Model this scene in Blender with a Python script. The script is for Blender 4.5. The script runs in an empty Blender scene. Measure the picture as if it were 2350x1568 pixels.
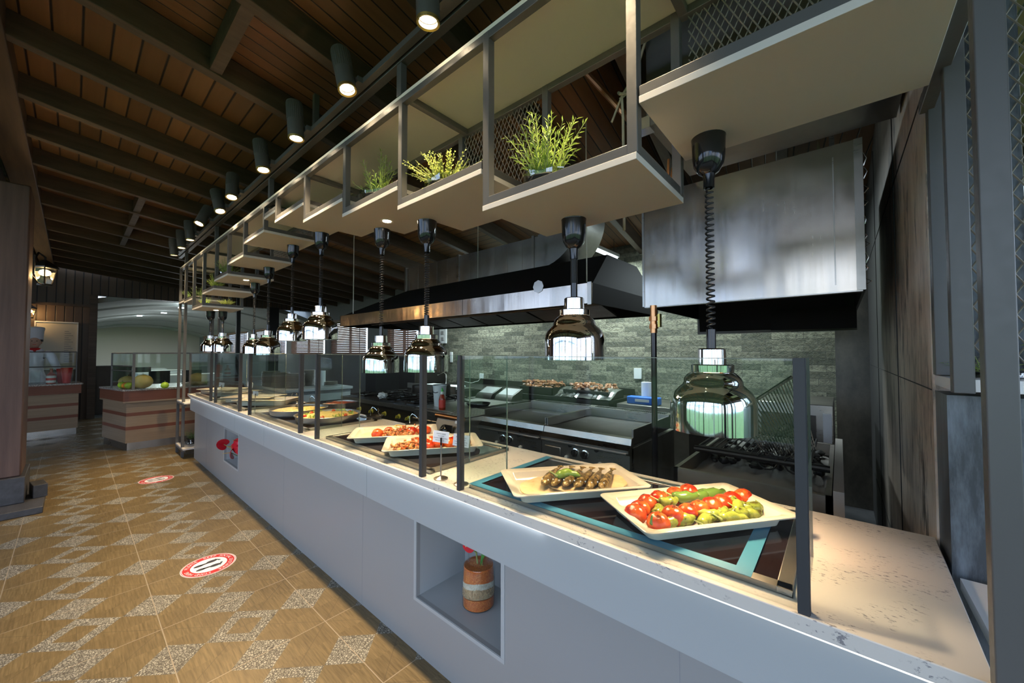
import bpy, bmesh, math, random
from mathutils import Vector, Matrix, noise
PI = math.pi
sc = bpy.context.scene
COL = sc.collection
random.seed(7)
# ------------------------------------------------------------------ camera
cam_d = bpy.data.cameras.new('camera'); cam = bpy.data.objects.new('camera', cam_d); COL.objects.link(cam)
cam_d.sensor_width = 36; cam_d.lens = 870 / 2350 * 36; cam_d.clip_start = .02; cam_d.clip_end = 300
cam.location = (0, 0, 1.45)
cam.rotation_euler = (PI / 2 + math.atan2(24, 870), 0, math.atan2(751, 870))
sc.camera = cam
# ------------------------------------------------------------------ view
sc.view_settings.view_transform = 'Standard'; sc.view_settings.look = 'None'
sc.view_settings.exposure = 0.55; sc.view_settings.gamma = 1; sc.view_settings.use_curve_mapping = False
sc.cycles.use_denoising = True
sc.cycles.adaptive_threshold = .02; sc.cycles.max_bounces = 9; sc.cycles.diffuse_bounces = 4; sc.cycles.glossy_bounces = 5
sc.cycles.transmission_bounces = 8; sc.cycles.transparent_max_bounces = 24
sc.cycles.caustics_reflective = False; sc.cycles.caustics_refractive = False
sc.cycles.sample_clamp_indirect = 6; sc.cycles.blur_glossy = .5
# ------------------------------------------------------------------ sky
SKY = 2.8
w = bpy.data.worlds.new('sky'); sc.world = w; w.use_nodes = True
nt = w.node_tree; nt.nodes.clear()
o = nt.nodes.new('ShaderNodeOutputWorld'); bg = nt.nodes.new('ShaderNodeBackground'); tc = nt.nodes.new('ShaderNodeTexCoord')
nz = nt.nodes.new('ShaderNodeTexNoise'); nz.inputs['Scale'].default_value = 3.5; nz.inputs['Detail'].default_value = 5
mp = nt.nodes.new('ShaderNodeMapping'); mp.inputs['Scale'].default_value = (1, 1, 2.5)
cr = nt.nodes.new('ShaderNodeValToRGB'); cr.color_ramp.elements[0].position = .38; cr.color_ramp.elements[1].position = .62
cr.color_ramp.elements[0].color = (.36, .56, .95, 1); cr.color_ramp.elements[1].color = (.82, .91, 1, 1)
for a, b in ((tc.outputs['Generated'], mp.inputs[0]), (mp.outputs[0], nz.inputs[0]), (nz.outputs[0], cr.inputs[0]), (cr.outputs[0], bg.inputs[0]), (bg.outputs[0], o.inputs[0])):
    nt.links.new(a, b)
bg.inputs[1].default_value = SKY
# ------------------------------------------------------------------ large lights
def area(name, loc, rot, sx, sy, power, color=(1, 1, 1), portal=False, spread=None):
    d = bpy.data.lights.new(name, 'AREA'); d.shape = 'RECTANGLE'; d.size = sx; d.size_y = sy; d.energy = power; d.color = color
    if portal: d.cycles.is_portal = True
    if spread: d.spread = spread
    ob = bpy.data.objects.new(name, d); COL.objects.link(ob); ob.location = loc; ob.rotation_euler = rot
    return ob
# daylight through the window walls behind the photographer (sky portals) and beside the counter
area('window_daylight', (-2.2, -3.3, 1.85), (-PI / 2, 0, 0), 10.6, 3.0, 1, portal=True)
area('side_daylight', (3.3, -.8, 1.6), (0, -PI / 2, 0), 2.6, 4.6, 1, portal=True)
# ------------------------------------------------------------------ node helpers
class NM:
    def __init__(s, name, color=(.5, .5, .5), rough=.5, metal=0, spec=None, **kw):
        s.m = bpy.data.materials.new(name); s.m.use_nodes = True; s.t = s.m.node_tree
        s.b = s.t.nodes['Principled BSDF']; s.out = s.t.nodes['Material Output']
        s.b.inputs['Base Color'].default_value = (*color, 1); s.b.inputs['Roughness'].default_value = rough; s.b.inputs['Metallic'].default_value = metal
        if spec is not None: s.b.inputs['Specular IOR Level'].default_value = spec
        for k, v in kw.items(): s.b.inputs[k].default_value = v
    def n(s, typ, *ins, **props):
        nd = s.t.nodes.new('ShaderNode' + typ)
        for k, v in props.items():
            if hasattr(nd, k): setattr(nd, k, v)
            else: s.set(nd.inputs[k.replace('_', ' ')], v)
        for i, v in enumerate(ins):
            if v is not None: s.set(nd.inputs[i], v)
        return nd
    def set(s, sock, v):
        if hasattr(v, 'outputs'): v = v.outputs[0]
        if isinstance(v, bpy.types.NodeSocket): s.t.links.new(v, sock)
        elif isinstance(v, (tuple, list)) and len(v) == 3 and sock.type == 'RGBA': sock.default_value = (*v, 1)
        else: sock.default_value = v
    def math(s, op, a, b=None, c=None): return s.n('Math', a, b, c, operation=op)
    def pos(s): return s.n('NewGeometry').outputs['Position']
    def objc(s): return s.n('TexCoord').outputs['Object']
    def sep(s, v): return s.n('SeparateXYZ', v).outputs
    def mapping(s, v, scale=(1, 1, 1), rot=(0, 0, 0), loc=(0, 0, 0)):
        m = s.n('Mapping', v); m.inputs['Scale'].default_value = scale; m.inputs['Rotation'].default_value = rot; m.inputs['Location'].default_value = loc; return m
    def noise(s, v, scale=5, detail=3, rough=.5): 
        nd = s.n('TexNoise', v); nd.inputs['Scale'].default_value = scale; nd.inputs['Detail'].default_value = detail; nd.inputs['Roughness'].default_value = rough; return nd.outputs[0]
    def ramp(s, v, *stops, interp='LINEAR'):
        r = s.n('ValToRGB', v); e = r.color_ramp.elements; r.color_ramp.interpolation = interp
        while len(e) < len(stops): e.new(.5)
        for q, (p, c) in zip(e, stops): q.position = p; q.color = (*c, 1) if len(c) == 3 else c
        return r.outputs[0]
    def mix(s, f, a, b, mode='MIX'):
        m = s.n('Mix'); m.data_type = 'RGBA'; m.blend_type = mode
        s.set(m.inputs[0], f); s.set(m.inputs[6], a); s.set(m.inputs[7], b); return m.outputs[2]
    def col(s, v): s.set(s.b.inputs['Base Color'], v); return s
    def rgh(s, v): s.set(s.b.inputs['Roughness'], v); return s
    def bump(s, h, strength=.3, dist=.01):
        b = s.n('Bump'); b.inputs['Strength'].default_value = strength; b.inputs['Distance'].default_value = dist; s.set(b.inputs['Height'], h)
        s.set(s.b.inputs['Normal'], b.outputs[0]); return s
def emat(name, color, strength):
    q = NM(name, color); q.b.inputs['Emission Color'].default_value = (*color, 1); q.b.inputs['Emission Strength'].default_value = strength; return q.m
M = {}
def plain(name, *a, **k): M[name] = NM(name, *a, **k).m
plain('laminate', (.41, .435, .445), .3); plain('panel_shaded', (.30, .305, .305), .4); plain('shelf_white', (.66, .62, .57), .5); plain('top_cream', (.88, .82, .70), .5); plain('black_plastic', (.012, .012, .013), .12)
plain('chrome', (.86, .85, .84), .06, 1); plain('black_cord', (.015, .015, .016), .35); plain('porcelain', (.54, .50, .43), .15); plain('post_black', (.030, .033, .038), .55)
plain('paper', (.80, .80, .84), .6); plain('ink', (.03, .03, .04), .6); plain('red', (.55, .02, .02), .4); plain('white_plastic', (.7, .72, .7), .4)
plain('dark', (.012, .012, .012), .6); plain('rubber', (.02, .02, .02), .7); plain('blue', (.03, .16, .6), .4); plain('green', (.05, .4, .07), .4)
plain('tape_blue', (.045, .20, .33), .35); plain('copper', (.75, .38, .18), .3, 1); plain('brass', (.55, .42, .12), .35, 1); plain('yellow', (.65, .6, .08), .5)
plain('skin', (.55, .33, .24), .55); plain('chef_white', (.72, .73, .80), .8); plain('cloth_white', (.72, .74, .72), .8); plain('wall_cream', (.60, .57, .47), .8)
plain('wall_grey', (.22, .23, .22), .7); plain('blind_wood', (.30, .17, .12), .55); plain('hob_glass', (.012, .006, .005), .06); plain('cable', (.6, .6, .55), .6)
plain('ash', (.33, .30, .27), .95); plain('iron', (.03, .028, .026), .5, .6); plain('coal_white', (.75, .75, .75), .9); plain('foil', (.75, .76, .76), .22, 1)
plain('sauce', (.30, .03, .01), .2); plain('label_red', (.6, .05, .03), .4); plain('stem', (.30, .36, .12), .5); plain('trunk', (.15, .1, .06), .9)
plain('pepper_green', (.20, .30, .04), .25); plain('pepper_dark', (.09, .17, .03), .25); plain('melon', (.52, .38, .10), .7); plain('apple', (.40, .62, .04), .3); plain('orange', (.85, .30, .02), .4)
plain('onion', (.62, .45, .14), .4); plain('mushroom', (.42, .22, .10), .5); plain('flower_red', (.55, .015, .03), .2); plain('leaf_dark', (.05, .22, .04), .35)
plain('vault_white', (.46, .48, .45), .9); plain('mesh_metal', (.22, .19, .15), .45); plain('grey_plastic', (.28, .28, .27), .4); plain('seam', (.25, .26, .28), .6); plain('rope', (.42, .36, .25), .9); plain('slate_shelf', (.80, .80, .8), .4)
M['bulb_glow'] = emat('bulb_glow', (1, .72, .40), 25); M['spot_glow'] = emat('spot_glow', (1, .80, .52), 40); M['tube_glow'] = emat('tube_glow', (.78, .95, 1), 9)
M['led_glow'] = emat('led_glow', (1, .95, .88), .35); M['lantern_glow'] = emat('lantern_glow', (1, .72, .35), 14); M['cool_glow'] = emat('cool_glow', (.75, .9, 1), 12)
# powder-coated frame steel
q = NM('frame_steel', (.10, .098, .095), .36); n1 = q.noise(q.objc(), 60, 4); q.rgh(q.math('MULTIPLY_ADD', n1, .25, .26)); q.bump(n1, .08, .002); M['steel_black'] = q.m
# thin architectural glass: clear, greenish, with Fresnel reflections
def glass(name, tint, edge=.0):
    q = NM(name); t = q.n('BsdfTransparent'); t.inputs[0].default_value = (*tint, 1); g = q.n('BsdfGlossy'); g.inputs['Roughness'].default_value = .02
    fr = q.n('LayerWeight'); f5 = q.math('POWER', fr.outputs['Facing'], 4.5); mx = q.n('MixShader'); q.set(mx.inputs[0], q.math('MULTIPLY_ADD', f5, .75, .022 + edge)); q.set(mx.inputs[1], t); q.set(mx.inputs[2], g)
    q.t.links.new(mx.outputs[0], q.out.inputs[0]); return q.m
M['glass'] = glass('guard_glass', (.93, .965, .95)); M['jar_glass'] = glass('jar_glass', (.96, .98, .98), .03); M['bag_film'] = glass('bag_film', (.72, .74, .72), .16); M['lantern_glass'] = glass('lantern_glass', (.95, .9, .8), .05)
M['glass_edge'] = NM('glass_edge', (.20, .24, .19), .15).m
# brushed stainless
def steel(name, color=(.40, .375, .345), rough=.26, dirty=0, scale=(3, 3, 160)):
    q = NM(name, color, rough, 1); v = q.objc(); n1 = q.noise(q.mapping(v, scale), 1, 4); n2 = q.noise(v, 2.2, 5, .65)
    q.rgh(q.math('ADD', q.math('MULTIPLY', n1, .12), q.math('MULTIPLY_ADD', n2, .3, rough - .16)))
    n3 = q.noise(q.mapping(v, (5, 5, .9)), 1, 2)
    q.col(q.ramp(n2, (.3, tuple(c * (1 - dirty) for c in color)), (.65, color))); q.bump(q.math('ADD', q.math('MULTIPLY', n1, .05), q.math('MULTIPLY', n3, 2.5)), .15, .02); M[name] = q.m
steel('stainless'); steel('stainless_dirty', (.42, .38, .33), .36, .4); steel('hood_steel', (.50, .44, .38), .17, .2, (60, 60, 3)); steel('duct_steel', (.40, .39, .37), .3, .3)
plain('canopy_black', (.012, .011, .0105), .75, spec=.15); steel('griddle_plate', (.13, .115, .10), .4, .4); steel('dark_metal', (.085, .078, .07), .4, .3); steel('pan_metal', (.42, .40, .40), .3, .1)
# countertop quartz: white with short dark flecks
q = NM('quartz', (.78, .74, .70), .22); v = q.objc(); wv = q.n('TexVoronoi', q.mapping(v, (26, 60, 40)), feature='F1'); wv.inputs['Scale'].default_value = 1
fl = q.noise(q.mapping(v, (60, 130, 90), (0, 0, .5)), 1, 6, .7); msk = q.noise(v, 9, 3)
f1 = q.math('MULTIPLY', q.ramp(fl, (.56, (0, 0, 0)), (.61, (1, 1, 1))), q.ramp(msk, (.47, (0, 0, 0)), (.58, (1, 1, 1))))
q.col(q.mix(q.math('MULTIPLY', f1, .75), (.62, .59, .55), (.12, .12, .15))); M['quartz'] = q.m
# granite kiosk top
q = NM('granite', (.3, .28, .26), .25); q.col(q.ramp(q.noise(q.objc(), 90, 3, .7), (.38, (.10, .09, .08)), (.6, (.48, .44, .40)))); M['granite'] = q.m
# stained timber
def timber(name, c1, c2, scale, rough=.55, rot=(0, 0, 0)):
    q = NM(name, c1, rough); v = q.mapping(q.pos(), scale, rot); n1 = q.noise(v, 1, 6, .6); n2 = q.noise(q.pos(), 1.3, 2)
    q.col(q.mix(q.math('MULTIPLY', n2, .5), q.ramp(n1, (.3, c1), (.7, c2)), tuple(c * .6 for c in c1))); q.bump(n1, .25, .004); M[name] = q.m
timber('rafter_wood', (.062, .044, .031), (.13, .092, .064), (22, 1.6, 22)); timber('beam_wood', (.05, .032, .02), (.13, .08, .045), (1.6, 22, 22))
timber('pillar_wood', (.10, .055, .045), (.20, .115, .085), (16, 16, 1.0), .6); timber('plinth_wood', (.05, .05, .055), (.09, .09, .10), (2, 20, 20), .5)
# plank ceiling: boards with dark grooves, board to board tone
def planks(name, across, c1, c2, width, grain, groove=.06):
    q = NM(name, c1, .5); p = q.pos(); X = q.sep(p)
    u = {'y': lambda: X[1], 'x': lambda: q.math('ADD', X[0], q.math('MULTIPLY', X[1], .1178)), 'yy': lambda: X[1]}[across]()
    s = q.math('DIVIDE', u, width); fr = q.math('FRACT', s); fl = q.math('FLOOR', s); wn = q.n('TexWhiteNoise', None, fl, noise_dimensions='1D')
    d = q.math('MINIMUM', fr, q.math('SUBTRACT', 1, fr)); g = q.ramp(d, (groove * .4, (0, 0, 0)), (groove, (1, 1, 1)))
    n1 = q.noise(q.mapping(p, grain), 1, 6, .65); n2 = q.noise(p, 1.7, 3)
    base = q.mix(n1, c1, c2); base = q.mix(q.math('MULTIPLY', wn.outputs[0], .45), base, tuple(c * .45 for c in c1)); base = q.mix(q.math('MULTIPLY', n2, .35), base, (.05, .03, .02))
    q.col(q.mix(g, (.008, .006, .005), base)); q.bump(q.math('ADD', g, q.math('MULTIPLY', n1, .1)), .6, .006); M[name] = q.m
planks('boards_cross', 'y', (.20, .098, .036), (.34, .18, .07), .118, (1.2, 26, 26)); planks('boards_long', 'x', (.18, .082, .032), (.31, .15, .058), .092, (26, 1.2, 26)); planks('boards_wall', 'yy', (.08, .055, .035), (.15, .10, .065), .125, (20, 20, 1.2), .09)
# split-face stone wall
q = NM('stone', (.3, .3, .25), .85); v = q.mapping(q.pos(), (1, 1, 1), (PI / 2, 0, 0)); br = q.n('TexBrick', v)
br.offset = .37; br.squash = 1.6; br.squash_frequency = 3
for k, c in (('Color1', (0, 0, 0, 1)), ('Color2', (1, 1, 1, 1)), ('Mortar', (.5, .5, .5, 1)), ('Scale', 1), ('Mortar Size', .002), ('Bias', 0), ('Brick Width', .27), ('Row Height', .066)): br.inputs[k].default_value = c
n1 = q.noise(q.pos(), 26, 6, .7); n2 = q.noise(q.pos(), 90, 4, .6)
base = q.mix(br.outputs[0], (.14, .145, .10), (.40, .395, .275)); base = q.mix(q.ramp(n1, (.36, (.7, .7, .7)), (.54, (0, 0, 0))), base, (.09, .10, .08))
q.col(q.mix(br.outputs[1], base, (.12, .12, .10))); q.bump(q.math('ADD', q.math('ADD', n1, q.math('MULTIPLY', n2, .4)), q.math('SUBTRACT', q.math('MULTIPLY', br.outputs[0], .7), q.math('MULTIPLY', br.outputs[1], .8))), 1, .05); M['stone'] = q.m
# smoke-stained wall panels on the right
q = NM('sooty_wall', (.3, .25, .2), .6); p = q.pos(); X = q.sep(p); st = q.noise(q.mapping(p, (2.2, 2.6, 1.0)), 1, 7, .68); st2 = q.noise(q.mapping(p, (7, 8, 2.0)), 1, 6, .7)
base = q.ramp(st, (.36, (.17, .13, .10)), (.48, (.58, .46, .36)), (.62, (.82, .70, .58))); base = q.mix(q.ramp(st2, (.54, (0, 0, 0)), (.64, (1, 1, 1))), base, (.09, .07, .055))
soot = q.ramp(q.math('ADD', X[1], q.math('MULTIPLY_ADD', st, 1.6, -.8)), (.0, (0, 0, 0)), (1, (1, 1, 1)))
sg = q.n('MapRange', q.math('ADD', X[1], q.math('MULTIPLY_ADD', st, 1.4, -.7)), 2.4, 3.6, 0., 1.)
q.col(q.mix(sg.outputs[0], base, (.028, .027, .027))); q.rgh(.5); M['sooty'] = q.m
q = NM('sooty_tile', (.05, .048, .04), .28); st = q.noise(q.mapping(q.pos(), (2, 2, 1)), 2, 6, .7); q.col(q.ramp(st, (.35, (.025, .024, .021)), (.65, (.085, .075, .06)))); M['sooty_tile'] = q.m
q = NM('painted_slate', (.07, .08, .09), .35); st = q.noise(q.mapping(q.pos(), (9, 9, 1.5)), 1.4, 6, .7); q.col(q.ramp(st, (.42, (.045, .052, .06)), (.72, (.22, .26, .30)))); q.rgh(q.math('MULTIPLY_ADD', st, .4, .2)); M['painted_slate'] = q.m
# vegetables
q = NM('tomato', (.6, .05, .01), .18); v = q.objc(); n1 = q.noise(q.mapping(q.pos(), (1, 1, 1.6)), 60, 5, .7); n2 = q.noise(q.pos(), 22, 2); Z = q.sep(v)[2]
base = q.ramp(n2, (.35, (.42, .018, .006)), (.65, (.66, .12, .018))); ch = q.math('MULTIPLY', q.ramp(n1, (.50, (0, 0, 0)), (.58, (1, 1, 1))), q.ramp(q.math('MULTIPLY', Z, 30), (.3, (0, 0, 0)), (.8, (1, 1, 1))))
q.col(q.mix(ch, base, (.05, .02, .01))); q.bump(n1, .3, .004); q.b.inputs['Subsurface Weight'].default_value = .1; q.b.inputs['Subsurface Radius'].default_value = (.02, .004, .002); M['tomato'] = q.m
q = NM('pepper', (.3, .4, .06), .22); n1 = q.noise(q.pos(), 40, 4, .65); q.col(q.ramp(n1, (.36, (.07, .05, .012)), (.43, (.16, .21, .03)), (.7, (.32, .34, .06)))); M['pepper'] = q.m
q = NM('fish_skin', (.2, .12, .05), .2); v = q.objc(); n1 = q.noise(q.pos(), 55, 5, .7); Z = q.sep(v)[2]; q.col(q.ramp(n1, (.36, (.05, .03, .012)), (.52, (.24, .15, .045)), (.68, (.62, .46, .20)))); q.bump(n1, .5, .004); q.b.inputs['Metallic'].default_value = .25; M['fish'] = q.m
q = NM('flatbread', (.7, .55, .32), .7); n1 = q.noise(q.pos(), 24, 5, .7); q.col(q.ramp(n1, (.30, (.50, .33, .16)), (.42, (.60, .45, .25)), (.7, (.68, .53, .31)))); M['bread'] = q.m
def bits(name, *stops, scale=60):
    q = NM(name, (.5, .3, .1), .4); wv = q.n('TexVoronoi', q.objc()); wv.inputs['Scale'].default_value = scale; q.col(q.ramp(q.sep(wv.outputs['Color'])[0], *stops, interp='CONSTANT')); M[name] = q.m
bits('rice', (0, (.62, .45, .16)), (.35, (.72, .55, .24)), (.6, (.66, .38, .10)), (.8, (.5, .42, .1)), (.92, (.45, .12, .03)), scale=160)
bits('pasta', (0, (.72, .58, .24)), (.4, (.66, .50, .18)), (.6, (.35, .36, .08)), (.75, (.62, .30, .06)), (.9, (.2, .15, .03)), scale=90)
bits('stew', (0, (.42, .08, .03)), (.5, (.55, .14, .05)), (.8, (.25, .05, .02)), scale=60); bits('grill_mix', (0, (.36, .14, .04)), (.3, (.58, .28, .08)), (.55, (.30, .10, .03)), (.75, (.62, .12, .02)), (.88, (.15, .06, .02)), scale=90)
bits('meat', (0, (.30, .12, .05)), (.4, (.40, .20, .09)), (.7, (.20, .08, .03)), scale=40); bits('lentil', (0, (.62, .16, .03)), (.5, (.52, .11, .02)), (.8, (.70, .24, .05)), scale=260)
bits('white_bean', (0, (.72, .68, .56)), (.5, (.62, .58, .46)), scale=120); bits('chickpea', (0, (.50, .36, .20)), (.5, (.42, .29, .16)), scale=90)
# leaves
def leaf(name, c1, c2):
    q = NM(name, c1, .45); q.col(q.ramp(q.noise(q.objc(), 18, 2), (.35, c1), (.65, c2))); t = q.n('BsdfTranslucent'); t.inputs[0].default_value = (*c2, 1)
    mx = q.n('MixShader'); mx.inputs[0].default_value = .3; q.t.links.new(q.b.outputs[0], mx.inputs[1]); q.t.links.new(t.outputs[0], mx.inputs[2]); q.t.links.new(mx.outputs[0], q.out.inputs[0]); M[name] = q.m
leaf('rosemary', (.20, .34, .06), (.42, .56, .12)); leaf('thyme', (.34, .42, .08), (.56, .62, .16)); leaf('dark_herb', (.05, .12, .03), (.10, .20, .05)); leaf('tree_leaf', (.06, .16, .03), (.16, .34, .07))
q = NM('lawn', (.12, .35, .04), .9); q.col(q.ramp(q.noise(q.pos(), 1.2, 5), (.3, (.10, .18, .055)), (.7, (.16, .26, .08)))); M['lawn'] = q.m
# floor tile: 0.584 m module, wood-look rhombs with pebble diamonds
q = NM('floor_tile', (.4, .25, .1), .4); p = q.pos(); X = q.sep(p); T = .584
def cell(v, off): return q.math('MULTIPLY', q.math('SUBTRACT', q.math('FRACT', q.math('DIVIDE', q.math('ADD', v, off), T)), .5), T)
u = cell(X[0], 2.998 + T / 2 + 10 * T); vv = cell(X[1], -.627 + T / 2 + 10 * T)
au = q.math('ABSOLUTE', u); av = q.math('ABSOLUTE', vv); H2 = T / 2
d1 = q.math('ADD', au, av); d2 = q.math('ADD', q.math('SUBTRACT', H2, au), av); d3 = q.math('ADD', au, q.math('SUBTRACT', H2, av)); ds = q.math('MINIMUM', d2, d3)
ring = q.math('MULTIPLY', q.math('LESS_THAN', d1, .163), q.math('GREATER_THAN', d1, .082)); peb = q.math('MAXIMUM', ring, q.math('LESS_THAN', ds, .127))
vo = q.n('TexVoronoi', p, feature='DISTANCE_TO_EDGE'); vo.inputs['Scale'].default_value = 92; vc = q.n('TexVoronoi', p); vc.inputs['Scale'].default_value = 92
pc = q.mix(q.ramp(vo.outputs[0], (.03, (0, 0, 0)), (.22, (1, 1, 1))), (.07, .06, .045), q.mix(q.sep(vc.outputs['Color'])[0], (.24, .225, .175), (.44, .41, .33)))
sg = q.math('GREATER_THAN', q.math('MULTIPLY', u, vv), 0); inner = q.math('LESS_THAN', d1, .082)
ga = q.noise(q.mapping(p, (7, 110, 1), (0, 0, PI / 4)), 1, 5, .65); gb = q.noise(q.mapping(p, (7, 110, 1), (0, 0, -PI / 4)), 1, 5, .65)
near = q.math('GREATER_THAN', q.math('MULTIPLY', q.math('SUBTRACT', au, H2 / 2), q.math('SUBTRACT', av, H2 / 2)), 0)
pick = q.math('ABSOLUTE', q.math('SUBTRACT', sg, near)); gr = q.mix(pick, ga, gb)
wood = q.mix(q.ramp(gr, (.32, (0, 0, 0)), (.68, (1, 1, 1))), (.085, .060, .026), (.235, .17, .082)); wood = q.mix(q.math('MULTIPLY', pick, .22), wood, (.075, .05, .022)); wood = q.mix(q.math('MULTIPLY', q.noise(p, 2.2, 2), .3), wood, (.24, .16, .062))
gl = q.math('MINIMUM', q.math('SUBTRACT', H2, au), q.math('SUBTRACT', H2, av)); grout = q.math('LESS_THAN', gl, .0022)
dg = q.math('ABSOLUTE', q.math('SUBTRACT', q.math('SUBTRACT', H2, au), q.math('SUBTRACT', H2, av)))
seam = q.math('MULTIPLY', q.math('LESS_THAN', dg, .0016), q.math('GREATER_THAN', d1, .163))
hm = q.math('MULTIPLY', q.math('LESS_THAN', q.math('MINIMUM', au, av), .0012), q.math('GREATER_THAN', ds, .127))
c = q.mix(peb, wood, pc); c = q.mix(q.math('MULTIPLY', q.math('MAXIMUM', seam, hm), q.math('SUBTRACT', 1, peb)), c, (.10, .07, .035)); c = q.mix(grout, c, (.33, .27, .19))
q.col(c); q.rgh(q.math('MULTIPLY_ADD', peb, .25, .36)); q.bump(q.math('SUBTRACT', q.math('MULTIPLY', peb, q.ramp(vo.outputs[0], (.0, (0, 0, 0)), (.25, (1, 1, 1)))), q.math('MULTIPLY', grout, .8)), .5, .002); M['floor'] = q.m
q = NM('dark_floor', (.05, .05, .052), .3); q.col(q.ramp(q.noise(q.pos(), 3, 6, .7), (.35, (.025, .026, .028)), (.7, (.10, .10, .105)))); M['dark_floor'] = q.m
# striped kiosk cladding
q = NM('kiosk_wood', (.3, .2, .12), .45); p = q.pos(); X = q.sep(p); n1 = q.noise(q.mapping(p, (1.5, 1.5, 70)), 1, 5, .6)
light = q.mix(n1, (.19, .125, .075), (.36, .26, .165)); red = q.mix(n1, (.10, .028, .014), (.22, .07, .032)); z = X[2]
st = q.ramp(z, (.0, (0, 0, 0)), (.295, (1, 1, 1)), (.345, (0, 0, 0)), (.50, (1, 1, 1)), (.55, (0, 0, 0)), (.72, (1, 1, 1)), interp='CONSTANT')
q.col(q.mix(st, light, red)); M['kiosk_wood'] = q.m
# ------------------------------------------------------------------ mesh builder
W = {}
class MB:
    def __init__(s): s.v = []; s.f = []; s.mi = []; s.cur = 0
    def add(s, vs, fs):
        b = len(s.v); s.v += [Vector(p) for p in vs]; s.f += [tuple(b + i for i in f) for f in fs]; s.mi += [s.cur] * len(fs); return s
    def box(s, x0, y0, z0, x1, y1, z1):
        return s.add([(x0, y0, z0), (x1, y0, z0), (x1, y1, z0), (x0, y1, z0), (x0, y0, z1), (x1, y0, z1), (x1, y1, z1), (x0, y1, z1)],
                     [(3, 2, 1, 0), (4, 5, 6, 7), (0, 1, 5, 4), (1, 2, 6, 5), (2, 3, 7, 6), (3, 0, 4, 7)])
    def obox(s, c, sz, rz=0, mat=None):
        R = mat or Matrix.Rotation(rz, 3, 'Z'); h = [k / 2 for k in sz]; c = Vector(c); b = len(s.v)
        s.box(-h[0], -h[1], -h[2], *h)
        for i in range(b, len(s.v)): s.v[i] = c + R @ s.v[i]
        return s
    def prism(s, poly, z0, z1):
        n = len(poly); return s.add([(x, y, z0) for x, y in poly] + [(x, y, z1) for x, y in poly], [tuple(reversed(range(n))), tuple(range(n, 2 * n))] + [(i, (i + 1) % n, n + (i + 1) % n, n + i) for i in range(n)])
    def tube(s, pts, r, n=8, cap=True):
        pts = [Vector(p) for p in pts]; m = len(pts); rs = r if isinstance(r, (list, tuple)) else [r] * m; vs = []; up = None
        for i, p in enumerate(pts):
            t = (pts[min(i + 1, m - 1)] - pts[max(i - 1, 0)]).normalized()
            if up is None: up = Vector((0, 0, 1)) if abs(t.z) < .9 else Vector((1, 0, 0))
            a = t.cross(up); 
            if a.length < 1e-6: a = t.orthogonal()
            a.normalize(); b = a.cross(t).normalized(); up = b
            vs += [p + (a * math.cos(2 * PI * k / n) + b * math.sin(2 * PI * k / n)) * rs[i] for k in range(n)]
        fs = [(i * n + k, i * n + (k + 1) % n, (i + 1) * n + (k + 1) % n, (i + 1) * n + k) for i in range(m - 1) for k in range(n)]
        if cap: fs += [tuple(reversed(range(n))), tuple((m - 1) * n + k for k in range(n))]
        return s.add(vs, fs)
    def lathe(s, prof, c=(0, 0, 0), n=24, mat=None, cap=False):
        c = Vector(c); vs = []
        for r, z in prof:
            for k in range(n):
                p = Vector((r * math.cos(2 * PI * k / n), r * math.sin(2 * PI * k / n), z)); vs.append(c + (mat @ p if mat else p))
        m = len(prof); fs = [(i * n + k, i * n + (k + 1) % n, (i + 1) * n + (k + 1) % n, (i + 1) * n + k) for i in range(m - 1) for k in range(n)]
        if cap: fs += [tuple(reversed(range(n))), tuple((m - 1) * n + k for k in range(n))]
        return s.add(vs, fs)
    def cyl(s, c, r, z0, z1, n=20): return s.lathe([(r, z0), (r, z1)], c, n, cap=True)
    def ball(s, c, r, nu=12, nv=8, wob=0, sc_=9, mat=None, seed=0):
        c = Vector(c); r = r if isinstance(r, (tuple, list)) else (r, r, r); vs = []
        for j in range(nv + 1):
            th = PI * j / nv
            for k in range(nu):
                d = Vector((math.sin(th) * math.cos(2 * PI * k / nu), math.sin(th) * math.sin(2 * PI * k / nu), -math.cos(th)))
                f = 1 + (wob * noise.noise(d * sc_ * .3 + Vector((seed, seed * .7, c.x * 31))) if wob else 0)
                p = Vector((d.x * r[0], d.y * r[1], d.z * r[2])) * f; vs.append(c + (mat @ p if mat else p))
        return s.add(vs, [(i * nu + k, i * nu + (k + 1) % nu, (i + 1) * nu + (k + 1) % nu, (i + 1) * nu + k) for i in range(nv) for k in range(nu)])
    def xf(s, mat, b=0):
        for i in range(b, len(s.v)): s.v[i] = mat @ s.v[i]
        return s
    def build(s, name, mat, parent=None, origin=None, bevel=0, sharp=35, smooth=True):
        if parent is not None: org = W[parent]
        elif origin is not None: org = Vector(origin)
        else:
            xs = [p.x for p in s.v]; ys = [p.y for p in s.v]; org = Vector(((min(xs) + max(xs)) / 2, (min(ys) + max(ys)) / 2, min(p.z for p in s.v)))
        me = bpy.data.meshes.new(name); me.from_pydata([tuple(p - org) for p in s.v], [], s.f)
        for k in (mat if isinstance(mat, list) else [mat]): me.materials.append(M[k])
        for pl, mi in zip(me.polygons, s.mi): pl.material_index = mi
        bm = bmesh.new(); bm.from_mesh(me); bmesh.ops.remove_doubles(bm, verts=bm.verts, dist=1e-5); bmesh.ops.recalc_face_normals(bm, faces=bm.faces); bm.to_mesh(me); bm.free()
        if smooth: me.shade_smooth(); me.set_sharp_from_angle(angle=math.radians(sharp))
        ob = bpy.data.objects.new(name, me); COL.objects.link(ob); W[ob] = org
        if parent is not None: ob.parent = parent
        else: ob.location = org
        if bevel: b = ob.modifiers.new('bevel', 'BEVEL'); b.width = bevel; b.segments = 2; b.limit_method = 'ANGLE'
        return ob
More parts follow.
